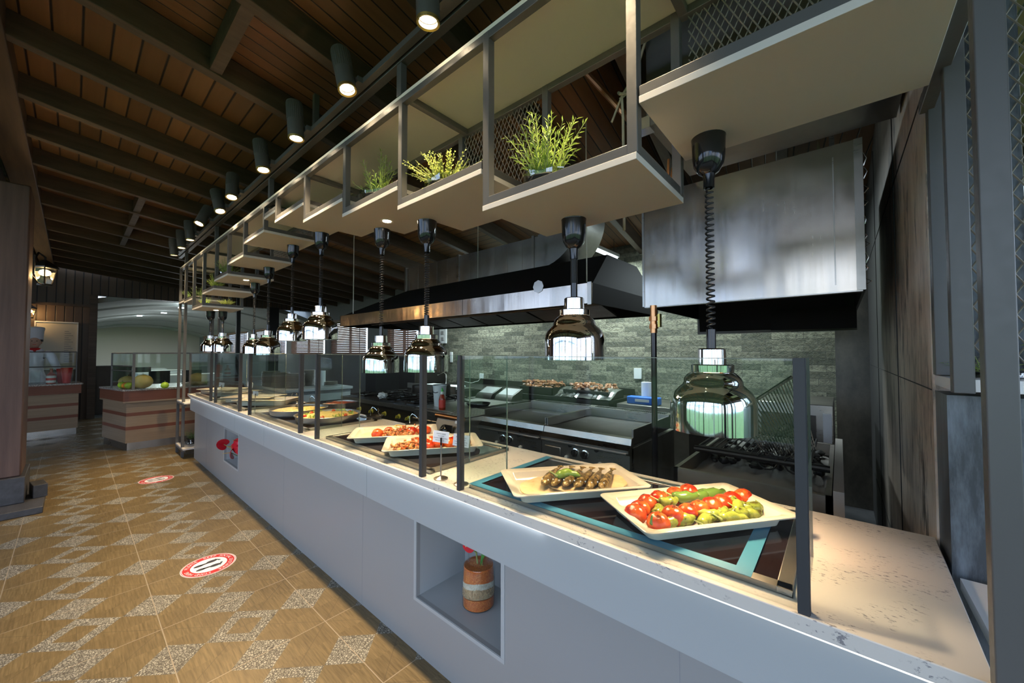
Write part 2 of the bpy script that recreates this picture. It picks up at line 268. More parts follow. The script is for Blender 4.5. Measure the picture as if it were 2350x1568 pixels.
def tag(ob, label, cat, group=None):
    ob['label'] = label; ob['category'] = cat
    if group: ob['group'] = group
    return ob
def thing(name, label, cat, loc=(0, 0, 0), group=None):
    ob = bpy.data.objects.new(name, None); COL.objects.link(ob); ob.location = loc; ob.empty_display_size = .1; W[ob] = Vector(loc); return tag(ob, label, cat, group)
def struct(ob, kind='structure'): ob['kind'] = kind; return ob
def copy_tree(ob, loc, label=None, rz=None, scale=None, group=None):
    r = ob.copy(); COL.objects.link(r); r.location = loc; W[r] = Vector(loc)
    if rz is not None: r.rotation_euler = (0, 0, rz)
    if scale: r.scale = scale if isinstance(scale, (tuple, list)) else (scale,) * 3
    if label: r['label'] = label
    if group: r['group'] = group
    for ch in list(ob.children):
        c = ch.copy(); COL.objects.link(c); c.parent = r
        for g in ch.children: d = g.copy(); COL.objects.link(d); d.parent = c
    return r
def light(name, kind, loc, power, color, parent=None, rot=(0, 0, 0), size=.02, angle=None, blend=.5):
    d = bpy.data.lights.new(name, kind); d.energy = power; d.color = color; d.shadow_soft_size = size
    if angle: d.spot_size = angle; d.spot_blend = blend
    ob = bpy.data.objects.new(name, d); COL.objects.link(ob); ob.rotation_euler = rot
    if parent is not None: ob.parent = parent; ob.location = Vector(loc) - W[parent]
    else: ob.location = loc
    return ob
_font = {}
def text_poly(mb, txt, size, mat, spacing=1.0, align='CENTER'):
    """letters as flat faces, transformed by mat (4x4)"""
    cu = bpy.data.curves.new('lettering', 'FONT'); cu.body = txt; cu.size = size; cu.align_x = align; cu.align_y = 'CENTER'; cu.space_character = spacing; cu.resolution_u = 2
    ob = bpy.data.objects.new('lettering', cu); me = ob.to_mesh(); mb.add([mat @ p.co for p in me.vertices], [tuple(p.vertices) for p in me.polygons]); ob.to_mesh_clear(); bpy.data.objects.remove(ob)
# =================================================================== SETTING
struct(MB().box(-12.4, -3.2, -.06, 3.2, 1.9, 0).build('floor', 'floor', origin=(0, 0, 0)))
struct(MB().box(-12.4, 1.9, -.06, 3.2, 4.95, 0).build('floor', 'dark_floor', origin=(0, 0, 0)))
struct(MB().box(-28.2, -4, -.06, -12.4, 4.95, 0).build('floor', 'wall_grey', origin=(0, 0, 0)))
SK = -.117 / .993; SL = .095; YR = 1.12
def zr(y): return 3.074 - SL * (y - YR)           # underside of the rafters
RX = [-2.93 + .725 * i for i in range(-13, 9)]     # rafter positions at y = YR
cl = MB()
ys = (-3.6, 5.1)
for i in range(len(RX) - 1):
    cl.cur = 0 if -5.9 < RX[i] < -2.9 and RX[i] < -3.0 else 1
    x0, x1 = RX[i], RX[i + 1]; vs = []
    for dz in (.15, .19):
        for xx, y in ((x0, ys[0]), (x1, ys[0]), (x1, ys[1]), (x0, ys[1])): vs.append((xx + (y - YR) * SK, y, zr(y) + dz))
    cl.add(vs, [(3, 2, 1, 0), (4, 5, 6, 7), (0, 1, 5, 4), (1, 2, 6, 5), (2, 3, 7, 6), (3, 0, 4, 7)])
struct(cl.build('ceiling', ['boards_cross', 'boards_long'], origin=(0, 0, 0)))
# stone and grey back wall, windows with blinds in it
struct(MB().box(-6.05, 4.8, 0, -.03, 4.95, 3.0).build('wall_back', 'stone', origin=(0, 0, 0)))
struct(MB().box(-.03, 4.8, 0, .4, 4.95, 3.0).build('wall_back', 'sooty_tile', origin=(0, 0, 0)))
wins = [(-7.97, -6.78), (-10.9, -8.9), (-13.9, -11.35), (-18.2, -14.4), (-22.4, -18.8), (-27.0, -23.0)]
wb = MB().box(-28.2, 4.8, 0, -6.05, 4.95, 1.36).box(-28.2, 4.8, 2.32, -6.05, 4.95, 3.4)
e = -6.05
for a, b in wins: wb.box(b, 4.8, 1.36, e, 4.95, 2.32); e = a
wb.box(-28.2, 4.8, 1.36, e, 4.95, 2.32); struct(wb.build('wall_back', 'wall_grey', origin=(0, 0, 0)))
for i, (a, b) in enumerate(wins):
    fr = MB().box(a, 4.83, 1.36, b, 4.88, 1.40).box(a, 4.83, 2.28, b, 4.88, 2.32).box(a, 4.83, 1.36, a + .04, 4.88, 2.32).box(b - .04, 4.83, 1.36, b, 4.88, 2.32).box((a + b) / 2 - .02, 4.83, 1.36, (a + b) / 2 + .02, 4.88, 2.32)
    wo = struct(fr.build('window_%d' % (i + 1), 'blind_wood', origin=(0, 0, 0)))
    MB().box(a, 4.862, 1.36, b, 4.866, 2.32).build('window_pane', 'glass', wo)
for i, (a, b) in enumerate(wins):
    t = thing('window_blind', ['brown slatted blind on the window right beside the stone wall', 'brown slatted blind on the wide window behind the steel canopy\'s left end', 'brown slatted blind on the window above the plate stacks', 'brown slatted blind behind the two middle small lamps', 'brown slatted blind in the white vaulted room near the dark post', 'farthest brown slatted blind, beside the cream end wall'][i], 'blind', ((a + b) / 2, 4.78, 1.4), 'brown slatted blinds along the back wall')
    sl = MB(); z = 1.42
    while z < 2.28: sl.obox(((a + b) / 2, 4.775, z), (b - a - .06, .05, .004), mat=Matrix.Rotation(math.radians(52), 3, 'X')); z += .046
    sl.build('slats', 'blind_wood', t); MB().box(a + .03, 4.745, 2.28, b - .03, 4.80, 2.33).build('head_rail', 'blind_wood', t)
    for xx in (a + .3, b - .33): MB().box(xx, 4.752, 1.42, xx + .03, 4.757, 2.29).build('ladder_tape', 'blind_wood', t)
# right-hand wall between kitchen and outdoors
struct(MB().box(.21, 1.69, 0, .39, 4.95, 3.1).build('wall_right', 'sooty', origin=(0, 0, 0)))
jt = MB()
for a, b in (((1.70, 1.336), (4.7, 1.336)), ((1.70, .42), (4.7, .42)), ((1.70, 2.25), (4.7, 2.25))): jt.box(.207, a[0], a[1] - .0015, .2102, b[0], b[1] + .0015)
for y in (2.55, 3.75): jt.box(.207, y - .0015, 0, .2102, y + .0015, 2.9)
struct(jt.build('trim_1', 'dark', origin=(0, 0, 0)))
struct(MB().box(.212, 1.672, 1.39, .385, 1.689, 3.1).build('trim_3', 'painted_slate', origin=(0, 0, 0)))
struct(MB().box(.215, 1.53, 0, 2.4, 1.69, 1.335).build('wall_right', 'painted_slate', origin=(0, 0, 0)))
# far left: planked wall, header over the opening, vaulted room beyond
struct(MB().box(-12.55, -4, 0, -12.4, .31, 3.6).build('wall_left', 'boards_wall', origin=(0, 0, 0)))
struct(MB().box(-12.6, .31, 2.70, -12.4, 4.95, 3.6).build('wall_left', 'boards_wall', origin=(0, 0, 0)))
struct(MB().box(-12.36, -3.6, 2.42, -12.28, .30, 2.47).box(-12.38, .22, 0, -12.3, .34, 2.7).build('trim_2', 'rafter_wood', origin=(0, 0, 0)))
struct(MB().box(-28.3, -4, 0, -28.1, 4.95, 3.4).build('wall_far', 'wall_cream', origin=(0, 0, 0)))
vt = MB(); NS = 18
for k in range(8):
    xa = -28.1 + k * 1.95; xb = xa + 1.95; dz = .05 * (k % 2); pr = []
    for j in range(NS + 1):
        y = -4.1 + j * (8.95) / NS; pr.append((y, 2.78 - .52 * ((y - 2.3) / 2.6) ** 2 + dz if y > -.4 else 2.78 - .52 * ((-.4 - 2.3) / 2.6) ** 2 + dz))
    for j in range(NS):
        (y0, z0), (y1, z1) = pr[j], pr[j + 1]
        vt.add([(xa, y0, z0), (xb, y0, z0), (xb, y1, z1), (xa, y1, z1), (xa, y0, z0 + .12), (xb, y0, z0 + .12), (xb, y1, z1 + .12), (xa, y1, z1 + .12)], [(3, 2, 1, 0), (4, 5, 6, 7), (0, 1, 5, 4), (1, 2, 6, 5), (2, 3, 7, 6), (3, 0, 4, 7)])
struct(vt.build('ceiling', 'vault_white', origin=(0, 0, 0), sharp=50))
# front window wall behind the photographer: posts, sill and head (its panes show the lawn in every chrome reflection)
wf = MB().box(-18, -3.4, 0, 3.4, -3.2, .35).box(-18, -3.4, 3.30, 3.4, -3.2, 3.7).box(-18, -3.4, .35, -7.4, -3.2, 3.30)
struct(wf.build('wall_front', 'pillar_wood', origin=(0, 0, 0)))
for i in range(5):
    x = 3.2 - i * 2.1; f = MB().box(x - .09, -3.36, .35, x + .09, -3.22, 3.30).box(x - 1.08, -3.33, .35, x - 1.02, -3.26, 3.30).box(x - 2.1, -3.33, 2.18, x, -3.26, 2.23).box(x - 2.1, -3.33, .35, x, -3.26, .40)
    wo = struct(f.build('window_%d' % (i + 7), 'white_plastic' if i % 2 else 'dark_metal', origin=(0, 0, 0)))
wf = MB().box(3.2, -3.4, 0, 3.4, 1.9, .35).box(3.2, -3.4, 2.75, 3.4, 1.9, 3.7)
for y in (-3.3, -1.6, .1, 1.8): wf.box(3.22, y - .06, .35, 3.36, y + .06, 2.75)
struct(wf.build('wall_right', 'pillar_wood', origin=(0, 0, 0)))
# outdoors
struct(MB().box(-60, -80, -.3, 60, -3.4, -.1).box(3.4, -3.4, -.3, 60, 60, -.1).box(-60, 4.95, -.3, 3.4, 60, -.1).build('ground', 'lawn', origin=(0, 0, 0)))
def tree(x, y, h, r, n, label, seed):
    t = thing('tree', label, 'tree', (x, y, -.1), 'trees outdoors')
    MB().tube([(x, y, -.1), (x + .1, y, h * .4), (x, y + .1, h * .75)], [r * .09, r * .07, r * .03], 8).build('trunk', 'trunk', t)
    rnd = random.Random(seed); c = MB()
    for i in range(n):
        d = Vector((rnd.gauss(0, 1), rnd.gauss(0, 1), rnd.gauss(0, 1))).normalized() * r * rnd.uniform(.5, 1); p = Vector((x, y, h)) + Vector((d.x, d.y, d.z * .8)); s = rnd.uniform(.1, .2) * (r ** .5) * .5
        a = Vector((rnd.uniform(-1, 1), rnd.uniform(-1, 1), rnd.uniform(-1, 1))).normalized() * s; b = a.orthogonal().normalized() * s * .6
        c.add([p - a, p + b, p + a, p - b], [(0, 1, 2, 3)])
    c.build('crown', 'tree_leaf', t, smooth=False)
tree(1.5, 8.5, 1.3, 1.0, 900, 'leafy green shrub outdoors behind the mesh at the right edge', 1)
for i, (x, y) in enumerate(((-9, -22), (-2, -26), (5, -21), (-16, -25))): tree(x, y, 4.2, 2.6, 700, 'green tree far out on the lawn in front of the windows', 5 + i)
# =================================================================== TIMBER
ORD = ['first', 'second', 'third', 'fourth', 'fifth', 'sixth', 'seventh', 'eighth', 'ninth', 'tenth', 'eleventh', 'twelfth', 'thirteenth', 'fourteenth', 'fifteenth', 'sixteenth']
for i, x in enumerate(RX):
    m = MB(); vs = []
    for y in (-3.4, 5.0):
        for dx, dz in ((-.035, 0), (.035, 0), (.035, .155), (-.035, .155)): vs.append((x + (y - YR) * SK + dx, y, zr(y) + dz))
    m.add(vs, [(0, 1, 2, 3), (7, 6, 5, 4), (0, 4, 5, 1), (1, 5, 6, 2), (2, 6, 7, 3), (3, 7, 4, 0)])
    tag(m.build('ceiling_rafter', 'rafter_wood', bevel=.004), ('dark timber rafter over the aisle, ' + ORD[21 - i - 6] + ' from the top of the picture') if i <= 14 else ('dark timber rafter above the black frame, ' + ORD[21 - i] + ' from the right wall'), 'rafter', 'rafters under the plank ceiling')
for i, (x, y) in enumerate(((-2.47, .53), (-6.1, .47), (-6.85, .48), (-7.55, .48), (-8.3, .48))):
    xc = min(RX, key=lambda r: abs(r + .3625 + (y - YR) * SK - x)) + .3625 + (y - YR) * SK
    m = MB().obox((xc, y, zr(y) + .075), (.655, .06, .13), math.atan(SK) * 0)
    tag(m.build('timber_block', 'rafter_wood'), ['short dark timber block bridging two rafters at the top of the picture', 'short timber block between rafters, nearest of the row over the aisle', 'second timber block of the row between rafters over the aisle', 'third timber block of the row between rafters over the aisle', 'farthest timber block of the row between rafters over the aisle'][i], 'timber block', 'blocks between the rafters')
def beam(y0, z0, y1, z1, label, x0=-12.4, x1=3.0): tag(MB().box(x0, y0, z0, x1, y1, z1).build('timber_beam', 'beam_wood', bevel=.006), label, 'beam')
beam(-.46, 3.19, -.28, 3.38, 'long timber beam carrying the rafters\' left ends')
beam(-.74, 3.02, -.48, 3.20, 'lower long timber beam resting on top of the left pillar')
pl = thing('timber_pillar', 'thick reddish brown timber pillar at the left edge on a dark base', 'pillar', (-6.03, -.62, 0))
MB().box(-6.3, -.98, .30, -5.76, -.288, 3.02).build('shaft', 'pillar_wood', pl, bevel=.012)
MB().box(-6.34, -1.02, .06, -5.72, -.262, .30).build('base_casing', 'plinth_wood', pl, bevel=.006)
MB().box(-6.42, -1.1, 0, -5.46, -.145, .06).build('base_step', 'plinth_wood', pl, bevel=.006)
tag(MB().obox((-5.92, -.19, .12), (.22, .09, .12), .15).build('wood_offcut', 'plinth_wood', bevel=.004), 'small dark wood block lying on the pillar\'s base step', 'wood block')
# lanterns
def lantern(p, s, wall, label):
    t = thing('wall_lantern', label, 'lantern', p, 'lit lanterns at the left'); x, y, z = p; q = lambda a: a * s
    MB().lathe([(q(.05), q(.0)), (q(.085), q(.17)), (q(.02), q(.0))][:2], (x, y, z), 4).build('pane', 'lantern_glass', t, smooth=False)
    MB().lathe([(q(.10), q(.17)), (q(.10), q(.185)), (q(.045), q(.235)), (q(.012), q(.26))], (x, y, z), 4, cap=True).build('roof', 'dark_metal', t, smooth=False)
    b = MB().lathe([(q(.055), q(-.02)), (q(.055), q(.0))], (x, y, z), 4, cap=True)
    for k in range(4): a = k * PI / 2; b.tube([(x + q(.05) * math.cos(a), y + q(.05) * math.sin(a), z), (x + q(.085) * math.cos(a), y + q(.085) * math.sin(a), z + q(.17))], q(.006), 5)
    b.build('frame', 'dark_metal', t)
    MB().ball((x, y, z + q(.12)), (q(.045), q(.045), q(.035))).build('bulb', 'lantern_glow', t)
    c = Vector(wall); p0 = Vector((x, y, z + q(.26)))
    MB().tube([c, c.lerp(p0, .5) + Vector((0, 0, q(.10))), p0 + Vector((0, 0, q(.03))), p0], q(.009), 6).obox(c, (q(.05), q(.05), q(.2))).tube([c - Vector((0, 0, q(.1))), c.lerp(p0, .5) - Vector((0, 0, q(.22))), Vector((x, y, z - q(.02)))], q(.006), 6).build('bracket', 'dark_metal', t)
    light('lantern_light', 'POINT', (x, y, z + q(.1)), 14, (1, .62, .28), t, size=.04)
lantern((-6.52, -.215, 2.19), 1.0, (-6.32, -.30, 2.36), 'lit black lantern hanging from a bracket on the left pillar')
lantern((-12.16, -.58, 2.14), 1.0, (-12.38, -.62, 2.30), 'smaller lit lantern on the far planked wall above the chef')
# =================================================================== SERVING COUNTER
ct = thing('serving_counter', 'long white serving counter with a flecked stone top', 'counter', (-3.2, 1.35, 0))
MB().prism([(-6.54, 1.005), (.188, 1.005), (.206, 1.685), (-6.54, 1.685)], .866, .90).build('countertop', 'quartz', ct, bevel=.002)
MB().box(-6.50, 1.028, .686, .20, 1.046, .862).build('fascia', 'laminate', ct)
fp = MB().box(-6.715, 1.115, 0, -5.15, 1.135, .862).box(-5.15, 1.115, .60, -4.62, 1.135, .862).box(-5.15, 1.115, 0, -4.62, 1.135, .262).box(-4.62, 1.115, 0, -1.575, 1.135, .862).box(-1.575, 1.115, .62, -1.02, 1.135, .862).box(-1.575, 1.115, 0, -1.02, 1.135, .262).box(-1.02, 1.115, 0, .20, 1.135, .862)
fp.build('front_panel', 'panel_shaded', ct)  # darker than the fascia: shade below its overhang put into the colour
MB().box(-6.715, 1.135, 0, -6.695, 1.66, .862).box(-6.695, 1.64, 0, .20, 1.66, .862).box(.18, 1.135, 0, .2, 1.64, .862).build('carcass_panel', 'laminate', ct)
for a, b in ((-5.15, -4.62), (-1.575, -1.02)):
    nc_ = MB().box(a, 1.135, .244, b, 1.43, .262).box(a - .018, 1.135, .262, a, 1.43, .66).box(b, 1.135, .262, b + .018, 1.43, .66).box(a, 1.43, .262, b, 1.445, .66).box(a, 1.135, .64, b, 1.43, .658).build('niche', 'laminate', ct)
    MB().box(a - .02, 1.112, .2605, a - .002, 1.1155, .64).box(b + .002, 1.112, .2605, b + .02, 1.1155, .64).box(a - .02, 1.112, .2435, b + .02, 1.1157, .2438 + .0162).build('niche_edging', 'laminate', nc_)
for x in (-6.0, -3.35, -2.1, -.35): MB().box(x - .001, 1.1145, 0, x + .001, 1.1152, .69).build('panel_seam', 'seam', ct)
for x in (-4.4, -3.55, -1.9): MB().box(x - .001, 1.0275, .686, x + .001, 1.0282, .862).build('panel_seam', 'seam', ct)
MB().box(-6.48, 1.012, .859, .18, 1.022, .8655).build('led_strip', 'led_glow', ct)
area('led_strip_light', (-3.6, 1.017, .856), (math.radians(25), 0, 0), 5.7, .01, .5, (.88, .93, 1)).parent = ct
bpy.data.objects['led_strip_light'].location -= W[ct]
# flush food warmers
WM = [(-1.145, -.09, True), (-2.476, -1.405, False), (-3.916, -2.80, False), (-5.10, -4.22, False), (-6.40, -5.40, False)]
wl = ['black glass food warmer with blue tape round its steel frame', 'black glass food warmer under the two platters of stuffed tomatoes', 'black glass food warmer under the round pans of rice', 'black glass food warmer under the large pale trays', 'farthest black glass food warmer at the counter\'s left end']
for i, (a, b, tp) in enumerate(WM):
    t = thing('food_warmer', wl[i], 'food warmer', ((a + b) / 2, 1.31, .90), 'food warmers set in the counter')
    y0, y1 = 1.062, 1.60; f = MB(); fw = .030
    for r in ((a, y0, b, y0 + fw), (a, y1 - fw, b, y1), (a, y0, a + fw, y1), (b - fw, y0, b, y1)): f.box(r[0], r[1], .90, r[2], r[3], .916)
    f.build('steel_frame', 'stainless', t, bevel=.002)
    MB().box(a + fw, y0 + fw, .902, b - fw, y1 - fw, .912).build('glass_plate', 'hob_glass', t)
    if tp:
        g = MB(); h = .034
        for r in ((a - .002, y0 - .001, b - .078, y0 + h), (a - .002, y0 + h, a + h, y1), (b - .115, y0 + h, b - .078, y1)): g.box(r[0], r[1], .9162, r[2], r[3], .9168)
        g.build('masking_tape', 'tape_blue', t)
# sneeze guards
GL = [(-1.158, -.062), (-2.516, -1.40), (-3.915, -2.775), (-5.13, -4.206), (-6.50, -5.33)]
gl = ['glass sneeze guard in front of the fish and tomato platters', 'glass sneeze guard in front of the two stuffed tomato platters', 'glass sneeze guard in front of the round pans', 'glass sneeze guard in front of the large pale trays', 'farthest glass sneeze guard beside the shelf tower']
for i, (a, b) in enumerate(GL):
    t = thing('sneeze_guard', gl[i], 'sneeze guard', ((a + b) / 2, 1.02, .90), 'glass sneeze guards along the counter')
    ZT = 1.434
    MB().box(a, 1.016, .902, b, 1.022, ZT).build('front_pane', 'glass', t)
    for s, x in (('l', a), ('r', b - .006)): MB().box(x, 1.022, .902, x + .006, 1.302, ZT).build('side_pane', 'glass', t)
    MB().box(a, 1.016, ZT, b, 1.022, ZT + .0015).box(a, 1.022, ZT, a + .006, 1.302, ZT + .0015).box(b - .006, 1.022, ZT, b, 1.302, ZT + .0015).box(a, 1.302, .902, a + .006, 1.3035, ZT).box(b - .006, 1.302, .902, b, 1.3035, ZT).build('glass_edge', 'glass_edge', t)
    for x0, x1 in ((a - .004, a + .012), (b - .014, b + .006)): MB().box(x0, 1.0092, .90, x1, 1.0154, ZT + .003).box(x0 - .001, 1.0157, .90, x0 + .0046, 1.03, ZT + .003).box(x1 - .0046, 1.0157, .90, x1 + .001, 1.034, ZT + .003).build('corner_post', 'post_black', t)
# =================================================================== OVERHEAD SHELF FRAME
SH = [(-.403, .185, 2.13), (-1.009, -.411, 1.98), (-1.584, -1.017, 2.127), (-2.154, -1.588, 2.225), (-2.726, -2.16, 2.321), (-3.281, -2.735, 2.445), (-3.535, -3.285, 2.53), (-4.089, -3.54, 2.43), (-4.63, -4.10, 2.32), (-5.176, -4.64, 2.22), (-5.74, -5.20, 2.135), (-6.336, -5.745, 1.99), (-6.89, -6.345, 2.13), (-7.30, -6.90, 2.15)]
oh = thing('overhead_shelf_frame', 'black steel overhead frame of stepped white shelves hanging above the counter', 'shelf frame', (-3.2, 1.2, 1.98))
TZ = 2.665; B = .03; Y0, Y1 = 1.0, 1.4
def bar(x0, y0, z0, x1, y1, z1, nm='rail'):
    e = .0007 if nm == 'post' else .0012 if nm == 'hanger' else 0
    x0 -= e; x1 += e; y0 -= e; y1 += e; z0 -= e * (z0 > .01)
    return MB().box(x0, y0, z0, x1, y1, z1).build(nm, 'steel_black', oh, bevel=.002)
for k, (a, b, z) in enumerate(SH):
    MB().box(a, Y0 - .002, z, b, Y1 + .012, z + .02).build('shelf_board', 'shelf_white', oh, bevel=.001)
    zz = z + .02
    bar(a, Y0, zz, b, Y0 + B, zz + B); bar(a, Y1 - B + .01, zz, b, Y1 + .01, zz + B)
    bar(a, Y0 + B, zz, a + B, Y1 - B + .01, zz + B); bar(b - B, Y0 + B, zz, b, Y1 - B + .01, zz + B)
joints = sorted({.185} | {a for a, _, _ in SH}, reverse=True)
for j, x in enumerate(joints):
    zs = [z for a, b, z in SH if abs(a - x) < .02 or abs(b - x) < .02]; z0 = min(zs) + .02
    own = [1 for a, b, z in SH if abs(a - x) < .02]; lo = min(SH, key=lambda s: s[2] if (abs(s[0] - x) < .02 or abs(s[1] - x) < .02) else 9)
    xa = x if abs(lo[0] - x) < .004 else x - B - .006
    if x == .185: z0 = 0
    if x < -6.85: z0 = 0
    if x == .185:
        bar(.182, .985, 0, .216, 1.015, TZ + B, 'post'); bar(.206, 1.385, 1.352, .24, 1.415, TZ, 'post'); bar(.206, 1.60, 1.385, .236, 1.635, TZ, 'post')
    else:
        bar(xa, Y0, z0, xa + B, Y0 + B, TZ, 'post'); bar(xa, Y1 - B + .01, z0, xa + B, Y1 + .01, TZ, 'post')
bar(-7.30, Y0, TZ - B, .216, Y0 + B, TZ); bar(-7.30, Y1 - B + .01, TZ - B, .9, Y1 + .01, TZ)
for x in (.186, -.41, -1.54, -2.73, -3.54, -4.63, -5.74, -6.89, -7.30): bar(x, Y0 + B, TZ - B, x + B, Y1 - B + .01, TZ)
bar(.19, 1.015, 2.15, .22, 1.62, 2.185); bar(.19, 1.40, TZ - B, .22, 1.62, TZ)
MB().box(-7.30, Y0 + .004, TZ, .9, Y1 + .02, TZ + .02).build('top_board', 'top_cream', oh)
for x in (-1.583, -3.435, -5.2, -6.9, .3): bar(x - .018, Y0, TZ + .02, x + .018, Y0 + B, 2.84, 'hanger')
bar(-7.4, Y0 - .005, 2.84, 2.6, Y0 + .035, 2.88, 'suspension_beam')
for x in (-6.4, -4.5, -2.6, -.7, 1.0): bar(x, Y0, 2.88, x + .03, Y0 + B, zr(1.0) + .06, 'hanger')
def mesh_panel(par, x0, z0, x1, z1, y, dx=.026, dz=.052, r=.0021, axis='x', name='mesh_panel', mat='mesh_metal'):
    g = MB(); sl = dz / dx
    for sgn in (1, -1):
        k = -int((z1 - z0) / sl / dx) - 2
        while x0 + k * dx < x1 + (z1 - z0) / sl + dx:
            xs = x0 + k * dx
            # line x = xs + t, z = z0 + t*sl (sgn 1) or from the top (sgn -1)
            t0 = max(0, x0 - xs); t1 = min((z1 - z0) / sl, x1 - xs)
            if t1 > t0 + .002:
                za, zb = (z0 + t0 * sl, z0 + t1 * sl) if sgn > 0 else (z1 - t0 * sl, z1 - t1 * sl)
                p = (xs + t0, y + sgn * r * .6, za); q_ = (xs + t1, y + sgn * r * .6, zb)
                if axis == 'y': p = (p[1], p[0], p[2]); q_ = (q_[1], q_[0], q_[2])
                g.tube([p, q_], r, 4, False)
            k += 1
    return g.build(name, mat, par)
for a, b, z in (SH[0], SH[2], SH[7], SH[8]): mesh_panel(oh, a + .02, z + .05, b - .02, TZ - B, Y1 - .003)
# right-hand return of the frame: shelf, mesh and lower ledge beside the outdoors
MB().box(.215, 1.44, 1.352, 1.2, 1.70, 1.382).build('shelf_board', 'slate_shelf', oh); MB().box(.224, .99, .842, 1.2, 1.50, .87).build('shelf_board', 'slate_shelf', oh)
mesh_panel(oh, .25, 1.40, 1.2, TZ - B, 1.655, dx=.03, dz=.055, r=.0022); bar(.24, 1.64, TZ - B, 1.2, 1.67, TZ); bar(.9, 1.0, TZ - B, .93, 1.67, TZ); MB().box(.216, Y0, TZ, 1.3, 1.7, TZ + .02).build('top_board', 'top_cream', oh)
bar(.355, 1.70, 1.38, .385, 1.73, TZ + .3, 'post')
# left tower shelves down to the floor
for z in (.12, .74): MB().box(-7.27, 1.0, z, -6.72, 1.4, z + .018).build('shelf_board', 'shelf_white', oh); bar(-7.27, 1.0, z - .03, -6.75, 1.03, z); bar(-7.30, 1.0, z - .03, -7.27, 1.4, z)
# downlights recessed in the shelves
for i, (x, z) in enumerate(((-2.015, 2.225), (-4.80, 2.22), (-6.09, 1.99))):
    t = thing('recessed_downlight', ['round downlight in the shelf underside above the second warmer', 'round downlight in the shelf underside above the small lamps', 'round downlight in the lowest left shelf'][i], 'downlight', (x, 1.20, z - .003), 'downlights in the shelf undersides')
    MB().lathe([(.024, 0), (.038, 0), (.038, -.003), (.024, -.001)], (x, 1.20, z), 24).build('trim_ring', 'shelf_white', t); MB().cyl((x, 1.20, z), .024, -.002, .0, 20).build('lens', 'spot_glow', t)
    light('downlight_beam', 'SPOT', (x, 1.20, z - .01), 10, (1, .80, .55), t, angle=math.radians(110), size=.03)
# =================================================================== TRACK AND SPOTLIGHTS
tr = tag(MB().box(-7.2, .955, 2.846, 2.4, .985, 2.875).build('light_track', 'steel_black'), 'slim light track along the beam above the shelf frame', 'light track')
SP = [-.55, -1.204, -1.914, -2.567, -3.218, -4.008, -4.513, -5.111, -5.874, -6.41, -6.969]
TL = [(4, 6), (4, 5), (-14, 4), (-2, 3), (-10, 4), (-14, -4), (-20, 6), (-12, -22), (-2, 4), (-3, 3), (2, 4)]
sname = ['out of frame', 'half cut by the top edge', 'with the widest glow, second from the top edge', 'third from the top edge', 'fourth from the top edge', 'fifth from the top edge, tilted', 'sixth from the top edge, tilted most', 'seen from behind with no visible glow', 'third from the far end', 'second from the far end', 'at the far end of the track']
def spot(i, x, tilt):
    y, zc = .885, 2.905 if i != 1 else 2.87
    t = thing('track_spotlight', 'dark grey cylindrical track spotlight, ' + sname[i], 'spotlight', (x, y, zc), 'spotlights on the light track')
    R = (Matrix.Rotation(math.radians(tilt[0]), 3, 'Y') @ Matrix.Rotation(math.radians(tilt[1]), 3, 'X'))
    c = Vector((x, y, zc)); r, h = .046, .115
    b = MB().lathe([(r * .2, h), (r * .96, h), (r, h - .006), (r, -h), (r * .88, -h), (r * .84, -h + .05), (0.001, -h + .055)], c, 28, R)
    for k in range(28):
        a = 2 * PI * k / 28; p0 = c + R @ Vector((r * math.cos(a), r * math.sin(a), -.0)); p1 = c + R @ Vector((r * math.cos(a), r * math.sin(a), h - .01)); b.tube([p0, p1], .0022, 4)
    b.build('lamp_body', 'steel_black', t)
    MB().lathe([(r * .78, -h + .022), (.001, -h + .024)], c, 24, R).build('lens', 'spot_glow', t)
    MB().lathe([(r * .8, -h + .001), (r * 1.0, -h - .002), (r * 1.02, -h + .01)], c, 24, R).build('rim', 'brass', t)
    MB().tube([c + Vector((0, .03, .01)), (x + .02, .955, 2.862)], .008, 8).obox((x + .03, .945, 2.86), (.07, .03, .03)).build('mounting_arm', 'steel_black', t)
    l = light('spot_beam', 'SPOT', c + R @ Vector((0, 0, -h - .004)), SPOTW, (1, .76, .46), t, angle=math.radians(70), size=.03, blend=.8); l.rotation_euler = R.to_euler()
SPOTW = 72
for i, (x, tl) in enumerate(zip(SP, TL)): spot(i, x, tl)
# =================================================================== HEAT LAMPS
HL = [(-.304, 1.309, 2.13, 1.208, .121, 26), (-.798, 1.304, 1.98, 1.419, .118, 30), (-1.61, 1.19, 2.127, 1.350, .112, 27), (-2.185, 1.269, 2.225, 1.322, .111, 29), (-2.87, 1.18, 2.321, 1.541, .118, 26), (-3.80, 1.31, 2.43, 1.551, .12, 28), (-4.45, 1.31, 2.32, 1.42, .12, 28), (-4.95, 1.32, 2.22, 1.43, .105, 27), (-6.22, 1.30, 1.99, 1.455, .12, 30), (-6.32, 1.19, 1.99, 1.46, .10, 30)]
hl = ['large chrome heat lamp hanging lowest over the tomato platter', 'chrome heat lamp over the fish platter', 'chrome heat lamp over the stuffed tomatoes, right of its pair', 'chrome heat lamp over the stuffed tomatoes, left of its pair', 'chrome heat lamp over the round rice pans, right of its pair', 'chrome heat lamp over the round rice pans, left of its pair', 'small distant chrome heat lamp over the pale trays, right of its pair', 'small distant chrome heat lamp over the pale trays, left of its pair', 'farthest chrome heat lamp at the counter\'s left end, right of its pair', 'farthest chrome heat lamp at the counter\'s left end, left of its pair']
HLW = 13.5
